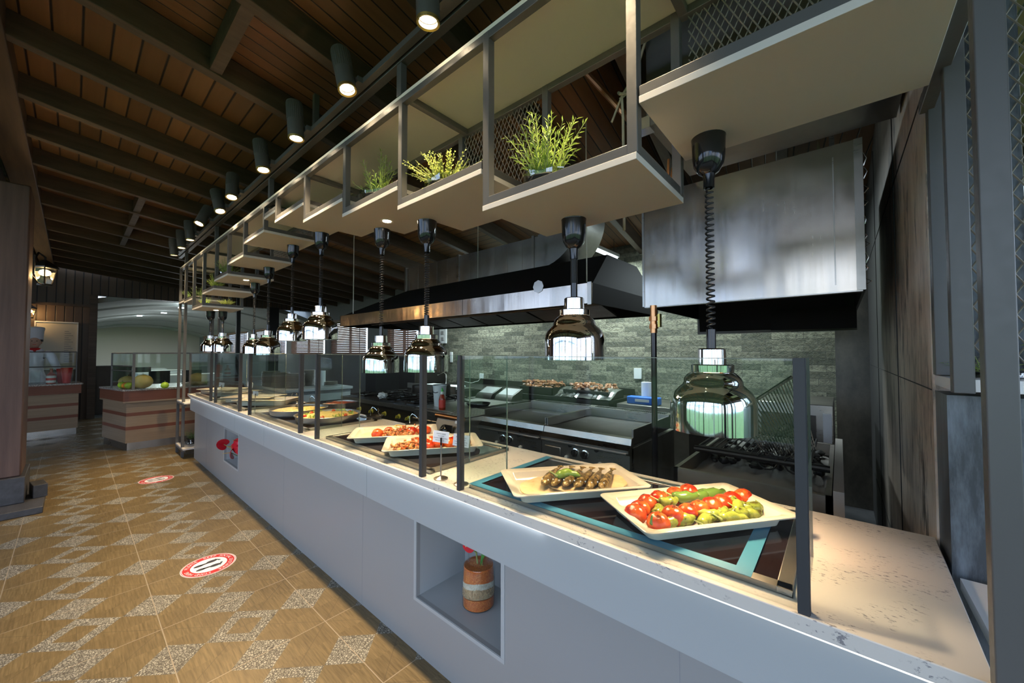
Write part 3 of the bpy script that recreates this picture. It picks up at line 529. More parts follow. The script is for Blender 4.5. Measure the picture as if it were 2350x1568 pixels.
for i, (x, y, zt, zb, r, turns) in enumerate(HL):
    t = thing('heat_lamp', hl[i], 'heat lamp', (x, y, zb), 'chrome heat lamps over the counter'); k = r / .118
    P = [(.118, 0), (.118, .078), (.115, .098), (.106, .116), (.092, .130), (.084, .137), (.083, .146), (.078, .158), (.066, .170), (.058, .175)]
    sh = MB().lathe([(a * k, zb - zb + b * k) for a, b in P] + [(.055 * k, .172 * k)] + [(a * k - .003, b * k) for a, b in P[-2:0:-1]] + [(.115 * k, 0)], (x, y, zb), 48)
    sh.v += []; n = 48
    sh_ = sh.build('shade', 'chrome', t, sharp=50)
    MB().lathe([(.045 * k, .174 * k), (.060 * k, .176 * k), (.061 * k, .196 * k), (.056 * k, .199 * k), (.040 * k, .199 * k), (.039 * k, .243 * k), (.034 * k, .247 * k), (.01 * k, .247 * k)], (x, y, zb), 36).build('collar', 'chrome', t, sharp=40)
    MB().cyl((x, y, zb), .0135 * k, .245 * k, .305 * k, 16).build('cord_grip', 'black_plastic', t)
    MB().lathe([(.05, 0), (.049, -.004), (.047, -.06), (.043, -.088), (.030, -.110), (.018, -.118), (.016, -.135), (.016, -.16), (.011, -.162)], (x, y, zt), 28).build('ceiling_cup', 'black_plastic', t)
    z0, z1 = zb + .305 * k, zt - .158; N = turns * 12; pts = []
    for j in range(N + 1):
        a = 2 * PI * j / 12; e2 = min(1, j / 8, (N - j) / 8); pts.append((x + .0105 * e2 * math.cos(a), y + .0105 * e2 * math.sin(a), z0 + (z1 - z0) * j / N))
    MB().tube(pts, .0034 if i < 2 else .0027, 6).build('coiled_cord', 'black_cord', t, sharp=80)
    MB().ball((x, y, zb + .07 * k), (.035 * k, .035 * k, .045 * k)).build('bulb', 'bulb_glow', sh_)
    light('lamp_glow', 'SPOT', (x, y, zb + .02), HLW, (1, .66, .36), t, angle=math.radians(135), size=.05, blend=.7)
# =================================================================== PLATTERS AND FOOD
def tray(nm, c, L, Wd, ang, label, h=.045, z=.9168, mat='porcelain', cat='platter', grp=None):
    t = thing(nm, label, cat, (c[0], c[1], z), grp); R = Matrix.Rotation(ang, 3, 'Z'); C3 = Vector((c[0], c[1], z))
    def rr(l, w_, r, zz, n=5):
        out = []
        for sx, sy, a0 in ((1, 1, 0), (-1, 1, PI / 2), (-1, -1, PI), (1, -1, 3 * PI / 2)):
            for k in range(n + 1): a = a0 + PI / 2 * k / n; out.append((sx * (l / 2 - r) + r * math.cos(a), sy * (w_ / 2 - r) + r * math.sin(a), zz))
        return out
    rings = [rr(L - .11, Wd - .11, .02, 0), rr(L - .075, Wd - .075, .025, .004), rr(L - .055, Wd - .055, .03, h * .7), rr(L, Wd, .022, h - .006), rr(L + .002, Wd + .002, .022, h - .002), rr(L - .004, Wd - .004, .02, h), rr(L - .06, Wd - .06, .024, h - .007), rr(L - .085, Wd - .085, .022, .011), rr(L - .11, Wd - .11, .02, .007)]
    vs = [C3 + R @ Vector(p) for rg in rings for p in rg]; n = len(rings[0]); m = len(rings)
    fs = [(i * n + k, i * n + (k + 1) % n, (i + 1) * n + (k + 1) % n, (i + 1) * n + k) for i in range(m - 1) for k in range(n)] + [tuple(reversed(range(n))), tuple((m - 1) * n + k for k in range(n))]
    MB().add(vs, fs).build('dish', mat, t, sharp=50); return t, (lambda u, v, zz=.008: C3 + R @ Vector((u, v, zz)))
A1 = math.radians(52); A2 = math.radians(53.5); A3 = math.radians(54)
t, F1 = tray('serving_platter', (-.800, 1.282), .515, .30, A1, 'white rectangular platter holding grilled fish on flatbread')
t, F2 = tray('serving_platter', (-.365, 1.315), .515, .30, A2, 'white rectangular platter holding roast tomatoes and green peppers')
t, F3 = tray('serving_platter', (-1.700, 1.305), .51, .33, A3, 'white rectangular platter of stuffed tomatoes nearest the two card holders')
t, F4 = tray('serving_platter', (-2.105, 1.325), .51, .33, A3, 'white rectangular platter of tomatoes and mushrooms behind the nearer one')
def disc(c, r, h, name, mat, label, cat, grp=None, squash=1, seed=0, ang=0):
    m = MB(); n = 40; vs = []
    for q_, (rr, zz) in enumerate(((.001, 0), (r, 0), (r, h), (.001, h))):
        for k in range(n):
            a = 2 * PI * k / n; w_ = 1 + .03 * math.sin(3 * a + seed); x, y = rr * w_ * math.cos(a), rr * w_ * math.sin(a) * squash
            zz2 = zz + (.0035 * math.sin(5 * a + seed * 2) if 0 < q_ < 3 else 0) + (.002 if q_ in (1, 2) else 0)
            vs.append(Vector(c) + Matrix.Rotation(ang, 3, 'Z') @ Vector((x, y, zz2)))
    m.add(vs, [(i * n + k, i * n + (k + 1) % n, (i + 1) * n + (k + 1) % n, (i + 1) * n + k) for i in range(3) for k in range(n)])
    return tag(m.build(name, mat), label, cat, grp)
fb = 'flatbreads on the platters'
disc(F1(-.085, .0, .009), .118, .004, 'flatbread', 'bread', 'round flatbread under the left fish', 'flatbread', fb, seed=1)
disc(F1(.03, .0, .0135), .116, .004, 'flatbread', 'bread', 'round flatbread under the middle of the fish row', 'flatbread', fb, seed=2)
disc(F1(.118, -.002, .018), .105, .004, 'flatbread', 'bread', 'round flatbread at the right end of the fish platter', 'flatbread', fb, seed=4)
disc(F3(.14, -.01, .009), .12, .004, 'flatbread', 'bread', 'round flatbread at the right end of the nearer stuffed tomato platter', 'flatbread', fb, seed=3)
disc(F4(-.12, .0, .009), .12, .004, 'flatbread', 'bread', 'round flatbread at the left end of the platter of mushrooms', 'flatbread', fb, seed=6)
def fish(h, t_, i):
    h = Vector((*h, 0)); t_ = Vector((*t_, 0)); d = (t_ - h); L = .225; d.normalize(); m = MB(); n = 14; prof = [(0, .004), (.03, .012), (.10, .019), (.25, .024), (.42, .024), (.6, .019), (.78, .013), (.88, .006), (.94, .007), (1, .015)]
    s = Vector((-d.y, d.x, 0)); vs = []; z0 = .9168 + .024 + .014
    for q_, (u, r) in enumerate(prof):
        cz = z0 + .003 * math.sin(u * PI) + (.03 * (u - .7) if u > .7 else 0); c = h + d * (u * L) + s * (.006 * math.sin(u * 3 + i))
        for k in range(n):
            a = 2 * PI * k / n; w_ = .78 if q_ < 8 else 1.0; vs.append(Vector((c.x, c.y, cz)) + s * (r * math.cos(a) * w_) + Vector((0, 0, r * math.sin(a) * (.62 if q_ < 8 else .18))))
    m.add(vs, [(a * n + k, a * n + (k + 1) % n, (a + 1) * n + (k + 1) % n, (a + 1) * n + k) for a in range(len(prof) - 1) for k in range(n)] + [tuple(reversed(range(n))), tuple((len(prof) - 1) * n + k for k in range(n))])
    rk = ['leftmost', 'second from the left', 'third from the left', 'fourth from the left', 'fifth from the left', 'rightmost']
    t = thing('grilled_fish', 'whole grilled fish with golden skin, ' + rk[i] + ' of the row', 'fish', (h.x, h.y, z0 - .02), 'grilled fish on the platter')
    m.build('body', 'fish', t, sharp=100)
    g = MB(); e = h + d * (.026); g.ball((e.x + s.x * .012, e.y + s.y * .012, z0 + .012), .0028, 8, 6); g.ball((e.x - s.x * .012, e.y - s.y * .012, z0 + .012), .0028, 8, 6); g.build('eye', 'coal_white', t)
fh = [(-.845, 1.155), (-.812, 1.178), (-.778, 1.200), (-.745, 1.220), (-.708, 1.236), (-.672, 1.262)]
for i, p in enumerate(fh): fish(p, (p[0] - .05 + i * .003, p[1] + .17), i)
def pepper(p, ang, bend, s, i, mat='pepper', z=.94, label=None, tilt=0, grp='green peppers among the tomatoes'):
    pts = []; rs = []; d = Vector((math.cos(ang), math.sin(ang), 0)); nrm = Vector((-d.y, d.x, 0)); c = Vector((p[0], p[1], z))
    for k in range(9):
        u = k / 8; pts.append(c + d * ((u - .5) * s) + nrm * (bend * s * (u - .5) ** 2 * 2) + Vector((0, 0, tilt * (u - .5) * s + .002 * math.sin(k * 2)))); rs.append(.0145 * (s / .11) ** .5 * (.35 + 1.1 * math.sin(min(1, u * 1.1 + .12) * PI * .9) ** .7) * (.25 if u > .97 else 1))
    t = thing('green_pepper', label, 'pepper', tuple(c - Vector((0, 0, .015))), grp); MB().tube(pts, rs, 10).build('pod', mat, t, sharp=80)
    MB().tube([pts[0], pts[0] - d * .012 + Vector((0, 0, .008)), pts[0] - d * .03 + Vector((0, 0, .018)) + nrm * .006], [.005, .0028, .0022], 6).build('stalk', 'stem', t); return t
pepper((-.815, 1.275), .75, -.7, .088, 0, 'pepper_green', .975, 'pale green pepper lying across the grilled fish', grp='green peppers on the platters')
def tomato(p, r, i, label, grp, z=None, tilt=0, seed=0):
    R = Matrix.Rotation(tilt, 3, 'X') @ Matrix.Rotation(seed * 1.3, 3, 'Z'); zz = z or .9168 + .008 + r * .78
    m = MB().ball((p[0], p[1], zz), (r, r * .97, r * .86), 18, 12, .10, 6, R, seed); return tag(m.build('roast_tomato', 'tomato', origin=(p[0], p[1], zz)), label, 'tomato', grp)
TM = [(-.463, 1.094), (-.470, 1.146), (-.472, 1.205), (-.455, 1.262), (-.425, 1.330), (-.400, 1.392), (-.392, 1.080), (-.376, 1.155), (-.352, 1.212), (-.332, 1.262), (-.310, 1.315), (-.290, 1.363), (-.272, 1.412), (-.250, 1.464)]
rk = ['nearest the platter\'s left corner', 'second', 'third', 'fourth', 'fifth', 'farthest back']; rk2 = ['nearest, with a dark charred leaf on its side', 'second', 'third', 'fourth', 'fifth', 'sixth', 'seventh', 'last, nearest the big pepper']
TM = [(x * 1.045, y * 1.045) for x, y in TM]
for i, p in enumerate(TM):
    tomato((p[0], p[1]), .034 if i in (0, 6, 7) else .031, i, ('roast tomato in the back row, ' + rk[i]) if i < 6 else ('roast tomato in the front row, ' + rk2[i - 6]), 'roast tomatoes on the platter', seed=i)
PP = [((-.372, 1.150), 1.9, .8, .08), ((-.345, 1.175), .95, .5, .095), ((-.300, 1.215), 1.3, -.3, .085), ((-.285, 1.262), .8, .6, .085), ((-.268, 1.305), 1.5, .4, .075), ((-.245, 1.285), .7, -.4, .085), ((-.225, 1.335), 1.1, .5, .085), ((-.203, 1.405), 1.0, 1.1, .10), ((-.330, 1.452), .9, .3, .11), ((-.385, 1.330), .8, .2, .095), ((-.430, 1.200), 2.1, .6, .075), ((-.355, 1.415), 1.3, .5, .075), ((-.412, 1.255), 1.0, .4, .07), ((-.245, 1.365), 1.9, .4, .075), ((-.205, 1.350), .4, .5, .065)]
pk = ['curled beside the nearest tomato', 'long and flat at the platter\'s front edge', 'second along the front edge', 'third along the front edge', 'between the tomatoes and the front edge peppers', 'fourth along the front edge', 'with a blackened spot near the right end', 'large and curled at the right end of the heap', 'dark green at the back of the platter', 'lying between the two tomato rows at the middle', 'lying between the two tomato rows at the left', 'short and dark behind the tomatoes', 'short, wedged between the tomato rows', 'standing against the last front tomato', 'small, pale, at the right end']
for i, (p, a, b, s) in enumerate(PP): pepper((p[0] * 1.035 - .004, p[1] * 1.035 + .003), a, b, s, i, 'pepper_dark' if i in (8, 9, 11) else 'pepper', .9168 + .027 + (.012 if i in (9, 12, 13) else 0), 'roast green pepper ' + pk[i], tilt=.25 if i in (13,) else 0)
MB_ = MB(); c0 = Vector((-.408, 1.108, .955))
tag(MB().tube([c0 + Vector((-.012, -.0, .022)), c0 + Vector((-.012, -.006, .002)), c0 + Vector((.004, -.006, -.012)), c0 + Vector((.014, -.002, -.016))], [.002, .006, .005, .002], 8).build('charred_leaf', 'pepper_dark'), 'dark charred leaf curled on the nearest roast tomato', 'leaf')
def lumps(name, mat, pts, r, n, seed, label, cat, spread=.02, h=.02, flat=.7):
    rnd = random.Random(seed); m = MB()
    for k in range(n):
        p = Vector(rnd.choice(pts)) + Vector((rnd.gauss(0, spread), rnd.gauss(0, spread), abs(rnd.gauss(0, h)))); s = r * rnd.uniform(.6, 1.3)
        m.ball(p, (s, s * rnd.uniform(.6, 1), s * flat), 7, 5, .25, 9, Matrix.Rotation(rnd.uniform(0, 6), 3, 'Z') @ Matrix.Rotation(rnd.uniform(-.8, .8), 3, 'X'), k)
    ob = tag(m.build(name, mat), label, cat); ob['kind'] = 'stuff'; return ob
lumps('grilled_vegetables', 'grill_mix', [tuple(F4(u, v, .018)) for u, v in ((-.06, -.03), (-.02, -.02), (.03, -.03), (.08, -.02), (.12, 0))], .009, 420, 3, 'browned mushroom and pepper pieces on the farther tomato platter', 'vegetables', .026, .016)
lumps('grilled_vegetables', 'grill_mix', [tuple(F3(u, v, .018)) for u, v in ((-.17, -.03), (-.13, -.02), (-.08, -.03))], .009, 260, 4, 'chopped grilled aubergine at the left end of the nearer tomato platter', 'vegetables', .024, .014)
g = 'tomatoes on the two rectangular platters'
for i, (u, v, r) in enumerate(((-.10, -.045, .036), (-.04, .03, .033), (.05, .0, .034), (.10, -.02, .036), (.15, .01, .034), (.19, .03, .03))):
    tomato(F4(u, v)[:2], r, i, 'glossy stuffed tomato on the farther platter, ' + ['at its left end', 'second from the left', 'third from the left', 'fourth from the left', 'fifth from the left', 'at its right end'][i], g, seed=20 + i)
for i, (u, v, r) in enumerate(((-.09, .02, .034), (-.05, -.02, .036), (-.01, .03, .034), (.02, -.03, .036), (.05, .01, .035), (.09, -.02, .034), (.12, .02, .032), (.17, -.03, .036), (-.02, -.06, .03))):
    tomato(F3(u, v)[:2], r, i, 'glossy stuffed tomato on the nearer platter, ' + ['first at the left back', 'first at the left front', 'second in the back', 'behind the left card', 'between the two cards', 'behind the right card', 'third in the back', 'alone on the bread at the right end', 'low at the platter\'s front edge'][i], g, seed=40 + i)
tag(MB().ball(F3(.04, .02, .075), (.016, .016, .012), 10, 8).build('yellow_pepper_piece', 'yellow'), 'small yellow pepper piece between the two cards', 'pepper')
c = F4(.02, -.01, .062); tag(MB().tube([c + Vector((.026 * math.cos(a), .02 * math.sin(a), .012 * math.sin(a * .5))) for a in [k * .35 for k in range(17)]], [.004] * 17, 6).build('onion_ring', 'onion'), 'pale curled onion ring on top of the mushrooms', 'onion')
# round pans
def pan(c, r, mat, label, fl, seed, deco=0):
    t = thing('round_pan', label, 'pan', (c[0], c[1], .9168), 'round pans on the middle warmer'); C3 = (c[0], c[1], .9168)
    MB().lathe([(.001, 0), (r * .88, 0), (r * .96, .01), (r, .048), (r + .006, .05), (r + .004, .052), (r - .004, .050), (r * .94, .014), (.001, .010)], C3, 48).build('pan_body', 'pan_metal', t)
    m = MB(); n = 40; vs = []; R = 9
    for j in range(R + 1):
        for k in range(n):
            a = 2 * PI * k / n; q_ = j / R; x, y = r * .955 * q_ * math.cos(a), r * .955 * q_ * math.sin(a); vs.append((c[0] + x, c[1] + y, .9168 + .034 + .018 * (1 - q_ ** 2) + .008 * noise.noise(Vector((x * 30, y * 30, seed)))))
    m.add(vs, [(i * n + k, i * n + (k + 1) % n, (i + 1) * n + (k + 1) % n, (i + 1) * n + k) for i in range(R) for k in range(n)])
    f_ = tag(m.build('pan_food', mat, sharp=80), fl, 'food'); f_['kind'] = 'stuff'; rnd = random.Random(seed)
    for k in range(deco):
        a = 2 * PI * k / deco + .4; tomato((c[0] + r * .72 * math.cos(a), c[1] + r * .72 * math.sin(a)), .015, k, 'small halved tomato garnishing the round pan of rice nearest the glass' if seed == 2 else 'small halved tomato garnishing the left round pan', 'small tomatoes in the pans', z=.962, seed=k)
    if deco:
        h = MB()
        for k in range(120):
            a = 2 * PI * (k // 20) / 6 + rnd.gauss(0, .12); p = Vector((c[0] + r * (.72 + rnd.gauss(0, .06)) * math.cos(a), c[1] + r * (.72 + rnd.gauss(0, .06)) * math.sin(a), .957 + rnd.uniform(0, .02))); v1 = Vector((rnd.gauss(0, 1), rnd.gauss(0, 1), 1)).normalized() * .012; v2 = v1.orthogonal().normalized() * .005; h.add([p - v1, p + v2, p + v1, p - v2], [(0, 1, 2, 3)])
        tag(h.build('herb_garnish', 'rosemary', smooth=False), fl + ', its green herb garnish', 'herbs')['kind'] = 'stuff'
pan((-3.055, 1.325), .232, 'rice', 'round metal pan of rice, nearest the glass post', 'yellow rice heaped in the nearest round pan', 2, 6)
pan((-3.545, 1.29), .222, 'pasta', 'round metal pan of pasta left of the rice pan', 'pasta and greens in the left round pan', 3, 0)
pan((-3.66, 1.58 + .12), .15, 'stew', 'smaller round pan of red stew at the counter\'s back edge', 'red stew in the smaller pan at the back', 4, 0)
tag(MB().tube([(-3.50, 1.28, .985), (-3.36, 1.36, 1.0), (-3.28, 1.40, 1.03)], [.006, .004, .004], 6).ball((-3.52, 1.27, .985), (.03, .022, .008)).build('serving_spoon', 'black_plastic'), 'dark serving spoon resting in the left round pan', 'spoon')
# small bowls with tongs at the back edge
def bowl_tongs(c, z, i, lab):
    tag(MB().lathe([(.001, 0), (.045, 0), (.068, .028), (.071, .03), (.066, .028), (.044, .005), (.001, .005)], (*c, z), 28).build('steel_bowl', 'stainless'), 'small steel bowl ' + lab, 'bowl', 'small steel bowls behind the food')
    p = Vector((*c, z)); m = MB()
    m.tube([p + Vector(v) for v in ((-.045, -.01, .025), (-.05, -.01, .07), (-.03, .0, .095), (.0, .005, .085), (.02, .01, .07), (.032, .012, .09), (.045, .012, .075), (.035, .01, .06), (.05, .02, .02), (.06, .03, -.0))], .0028, 6)
    tag(m.build('tongs', 'chrome'), 'thin looped chrome tongs standing in the steel bowl ' + lab, 'tongs', 'chrome tongs in the steel bowls')
bowl_tongs((-3.02 + .12, 1.632), .90, 0, 'right of the rice pan'); bowl_tongs((-2.36, 1.645), .90, 1, 'behind the farther tomato platter'); bowl_tongs((-4.12, 1.63), .90, 2, 'behind the pale trays'); bowl_tongs((-4.62, 1.63), .90, 3, 'far behind the pale trays')
# far pale trays, boards and bread
for i, (x, y, a, w_) in enumerate(((-4.42, 1.31, .75, .34), (-4.80, 1.30, .75, .34), (-5.60, 1.30, .5, .34), (-6.05, 1.3, .5, .34))):
    tt, FF = tray('serving_platter', (x, y), .52, w_, a, 'large pale platter on the far warmers, ' + ['nearest', 'second', 'third', 'farthest'][i], .06)
    disc(FF(0, 0, .009), .13, .02, 'pastry', 'bread', 'golden pastry in the large pale platter, ' + ['nearest', 'second', 'third', 'farthest'][i], 'pastry', 'pastries in the far platters', seed=i + 9, squash=.8, ang=a)
# card holders
def card(c, i, ang, lab, lines, hh=.175, z=.90, s=1.0):
    t = thing('card_holder', lab, 'card holder', (*c, z), 'steel card holders on the countertop'); p = Vector((*c, z))
    MB().lathe([(.001, 0), (.030 * s, 0), (.031 * s, .004), (.022 * s, .008), (.006 * s, .012), (.004 * s, .016)], p, 28).build('base', 'stainless', t)
    MB().cyl(tuple(p), .0034 * s, .012, hh - .03, 10).build('stem', 'stainless', t)
    MB().obox(p + Vector((0, 0, hh - .015)), (.006, .005, .034), ang).build('clip', 'black_plastic', t)
    R = Matrix.Rotation(ang, 4, 'Z') @ Matrix.Rotation(math.radians(6), 4, 'Y'); cc = p + Vector((-.006, .004, hh + .004))
    cd_ = MB().box(-.036 * s, -.0006, -.025 * s, .036 * s, .0006, .025 * s).xf(Matrix.Translation(cc) @ R).build('card', 'paper', t, smooth=False)
    if lines:
        m = MB()
        for k, ln in enumerate(lines): text_poly(m, ln, .0068, Matrix.Translation(cc) @ R @ Matrix.Translation((0, -.0009, .013 - k * .0095)) @ Matrix.Rotation(PI / 2, 4, 'X'))
        m.build('card_lettering', 'ink', cd_, smooth=False)
card((-1.318, 1.055), 0, .55, 'steel card holder with a tilted white card, left of the near glass post', ['KIRMIZI BIBER', 'DOLMASI', 'DOMATES DOLMASI', 'PATLICAN VE ...'])
card((-1.198, 1.065), 1, .45, 'steel card holder with a white card, partly behind the near glass post', ['BIBER DOLMASI', 'DOMATES VE', 'PATLICAN DOLMA', 'KABAK DOLMASI'])
card((-3.96, 1.075), 2, .5, 'steel card holder standing by the round pans\' warmer', ['DOLMA', 'PILAV'], .175, s=.8); card((-5.22, 1.09), 3, .5, 'far steel card holder beside the pale platters, the left one', None, .18); card((-4.98, 1.30), 4, .5, 'far steel card holder beside the pale platters, the right one', None, .18)
# floor stickers
def sticker(c, lab):
    t = thing('floor_sticker', lab, 'floor sticker', (*c, .0), 'round red floor stickers'); r = .150; p = Vector((*c, 0)); a0 = math.atan2(-.02, -1)
    def ring(r0, r1, z): return MB().lathe([(r0, z), (r1, z)], p, 64)
    ring(.001, r, .0008).build('backing', 'paper', t, smooth=False)
    m = MB().lathe([(r * .66, .0012), (r * .93, .0012)], p, 64).lathe([(r * .955, .0012), (r * .975, .0012)], p, 64); bd_ = m.build('red_band', 'red', t, smooth=False)
    fp_ = MB(); R = Matrix.Rotation(.05, 4, 'Z')
    for s in (-1, 1):
        for (u, v, a, b) in ((s * .030, -.050, .014, .027), (s * .032, -.018, .009, .027), (s * .038, .024, .018, .030)):
            fp_.add([Matrix.Translation(p) @ R @ Vector((u + a * math.cos(k * PI / 10), v + b * math.sin(k * PI / 10), .0015)) for k in range(20)], [tuple(range(20))])
        for k in range(5): fp_.add([Matrix.Translation(p) @ R @ Vector((s * (.023 + k * .008) + (.0055 - k * .0006) * math.cos(j * PI / 5), .064 - k * .004 + (.008 - k * .0007) * math.sin(j * PI / 5), .0015)) for j in range(10)], [tuple(range(10))])
    fp_.build('footprints', 'ink', t, smooth=False)
    tx = MB(); s1 = 'STAND HERE PLEASE'; s2 = 'KEEP SOCIAL DISTANCE'; full = 'STAND HERE  PLEASE  KEEP SOCIAL DISTANCE  '
    for k, ch in enumerate(full):
        if ch == ' ': continue
        a = -.15 - 2 * PI * k / len(full); Mx = Matrix.Translation(p + Vector((r * .795 * math.cos(a), r * .795 * math.sin(a), .0016))) @ Matrix.Rotation(a - PI / 2, 4, 'Z')
        text_poly(tx, ch, .030, Mx)
    tx.build('lettering', 'paper', bd_, smooth=False)
sticker((-3.275, .637), 'red and white footprint floor sticker nearest the camera'); sticker((-5.90, .652), 'farther red and white footprint floor sticker near the pillar')
# =================================================================== JARS IN THE NICHES
def jar(c, z, lab):
    t = thing('glass_jar', lab, 'jar', (*c, z)); P3 = (*c, z); KR = .84
    MB().lathe([(a * KR, b) for a, b in [(.001, .0), (.082, .0), (.092, .01), (.093, .165), (.085, .188), (.060, .198), (.058, .205), (.061, .208), (.061, .214), (.058, .217), (.061, .221), (.060, .232), (.056, .232), (.056, .2), (.08, .185), (.088, .16), (.088, .012), (.001, .006)]], P3, 40).build('glass_wall', 'jar_glass', t)
    for nm, m_, z0, z1, hv in (('lentils', 'lentil', .007, .045, .01), ('chickpeas', 'chickpea', .045, .085, .014), ('white_beans', 'white_bean', .085, .11, .018), ('lentils', 'lentil', .11, .185, .0)):
        g_ = MB(); n = 36; vs = []
        for k in range(n): a = 2 * PI * k / n; vs.append((c[0] + .0865 * KR * math.cos(a), c[1] + .0865 * KR * math.sin(a), z + z0 + (hv * math.sin(a + 2.3) if nm != 'lentils' or z0 > .1 else 0)))
        for k in range(n): a = 2 * PI * k / n; rr = KR * (.0865 if z1 < .15 else .082); vs.append((c[0] + rr * math.cos(a), c[1] + rr * math.sin(a), z + z1 + ({'chickpea': .018, 'white_bean': .020}.get(m_, .01 if z1 < .1 else 0) * math.sin(a + 2.3))))
        g_.add(vs, [(k, (k + 1) % n, n + (k + 1) % n, n + k) for k in range(n)] + [tuple(reversed(range(n))), tuple(range(n, 2 * n))])
        if m_ in ('chickpea', 'white_bean'):
            rnd = random.Random(3)
            for k in range(160): a = rnd.uniform(0, 2 * PI); hh = rnd.uniform(z0 + .004, z1); g_.ball((c[0] + .084 * KR * math.cos(a), c[1] + .084 * KR * math.sin(a), z + hh + .018 * math.sin(a + 2.3)), .0055 if m_ == 'chickpea' else .004, 6, 4)
        g_.build('layer_of_' + nm, m_, t, sharp=50)
    return t
jar((-1.312, 1.278), .262, 'glass jar layered with orange lentils, chickpeas and white beans in the near niche')
def petal_flower(t, c, R, s, name='flower'):
    m = MB(); n = 22; c = Vector(c); pts = []
    for k in range(n):
        a = 2 * PI * k / n; rr = s * (.72 + .28 * math.cos(a)) * (1 - .28 * math.exp(-((a - PI) ** 2) * 6)); pts.append(Vector((rr * math.cos(a) * 1.1, rr * math.sin(a), .18 * s * math.cos(2 * a) - .25 * rr)))
    b = [c + R @ p for p in pts]; m.add(b + [c + R @ Vector((0, 0, .12 * s))] + [p - R @ Vector((0, 0, .004)) for p in b] + [c + R @ Vector((0, 0, .1 * s))], [(k, (k + 1) % n, n) for k in range(n)] + [(n + 1 + (k + 1) % n, n + 1 + k, 2 * n + 1) for k in range(n)] + [(k, n + 1 + k, n + 1 + (k + 1) % n, (k + 1) % n) for k in range(n)])
    m.build('bract', 'flower_red', t); MB().tube([c + R @ Vector((0, 0, .1 * s)), c + R @ Vector((.25 * s, 0, .5 * s)), c + R @ Vector((.35 * s, 0, .8 * s))], [.005, .004, .002], 7).build('spadix', 'onion', t)
fl = thing('red_flower', 'red flower and green leaf on stems standing in the lentil jar', 'flower', (-1.312, 1.278, .44))
petal_flower(fl, (-1.330, 1.215, .552), Matrix.Rotation(1.2, 3, 'X') @ Matrix.Rotation(.3, 3, 'Y'), .040)
MB().tube([(-1.315, 1.278, .42), (-1.32, 1.27, .50), (-1.33, 1.222, .55)], .004, 7).tube([(-1.29, 1.28, .42), (-1.287, 1.278, .54), (-1.275, 1.278, .62)], .0035, 7).build('stalk', 'stem', fl)
MB().add([(-1.285, 1.26, .45), (-1.262, 1.265, .50), (-1.232, 1.275, .56), (-1.235, 1.28, .60), (-1.265, 1.285, .60), (-1.288, 1.275, .52), (-1.262, 1.26, .52)], [(0, 1, 6), (1, 2, 6), (2, 3, 6), (3, 4, 6), (4, 5, 6), (5, 0, 6)]).build('leaf', 'leaf_dark', fl)
vs_ = thing('glass_vase', 'narrow glass vase in the far small niche', 'vase', (-4.76, 1.22, .262))
MB().lathe([(.001, 0), (.034, 0), (.038, .01), (.034, .14), (.040, .19), (.036, .19), (.030, .14), (.032, .012), (.001, .008)], (-4.76, 1.22, .262), 24).build('glass_wall', 'jar_glass', vs_); MB().cyl((-4.76, 1.22, .262), .03, .01, .07, 20).build('pebbles', 'chickpea', vs_)
fb2 = thing('flower_bunch', 'bunch of dark red waxy flowers in the far niche', 'flower', (-4.76, 1.2, .33))
for k, (dx, dy, dz, s, r1, r2) in enumerate(((-.02, -.09, .20, .085, 1.3, .2), (-.19, -.13, .20, .075, 1.1, -1.3), (.06, -.06, .17, .07, 1.2, .9), (-.06, -.10, .13, .08, 1.5, -.4), (.02, -.08, .26, .06, 1.0, .3))):
    petal_flower(fb2, (-4.76 + dx, 1.2 + dy, .27 + dz), Matrix.Rotation(r1, 3, 'X') @ Matrix.Rotation(r2, 3, 'Y'), s)
m = MB()
for dx, dy, dz in ((-.02, -.09, .20), (-.19, -.13, .20), (.06, -.06, .17), (-.06, -.10, .13), (.02, -.08, .26)): m.tube([(-4.76, 1.22, .30), (-4.76 + dx * .4, 1.21 + dy * .4, .27 + dz * .6), (-4.76 + dx, 1.2 + dy, .27 + dz)], .004, 6)
m.build('stalk', 'stem', fb2)
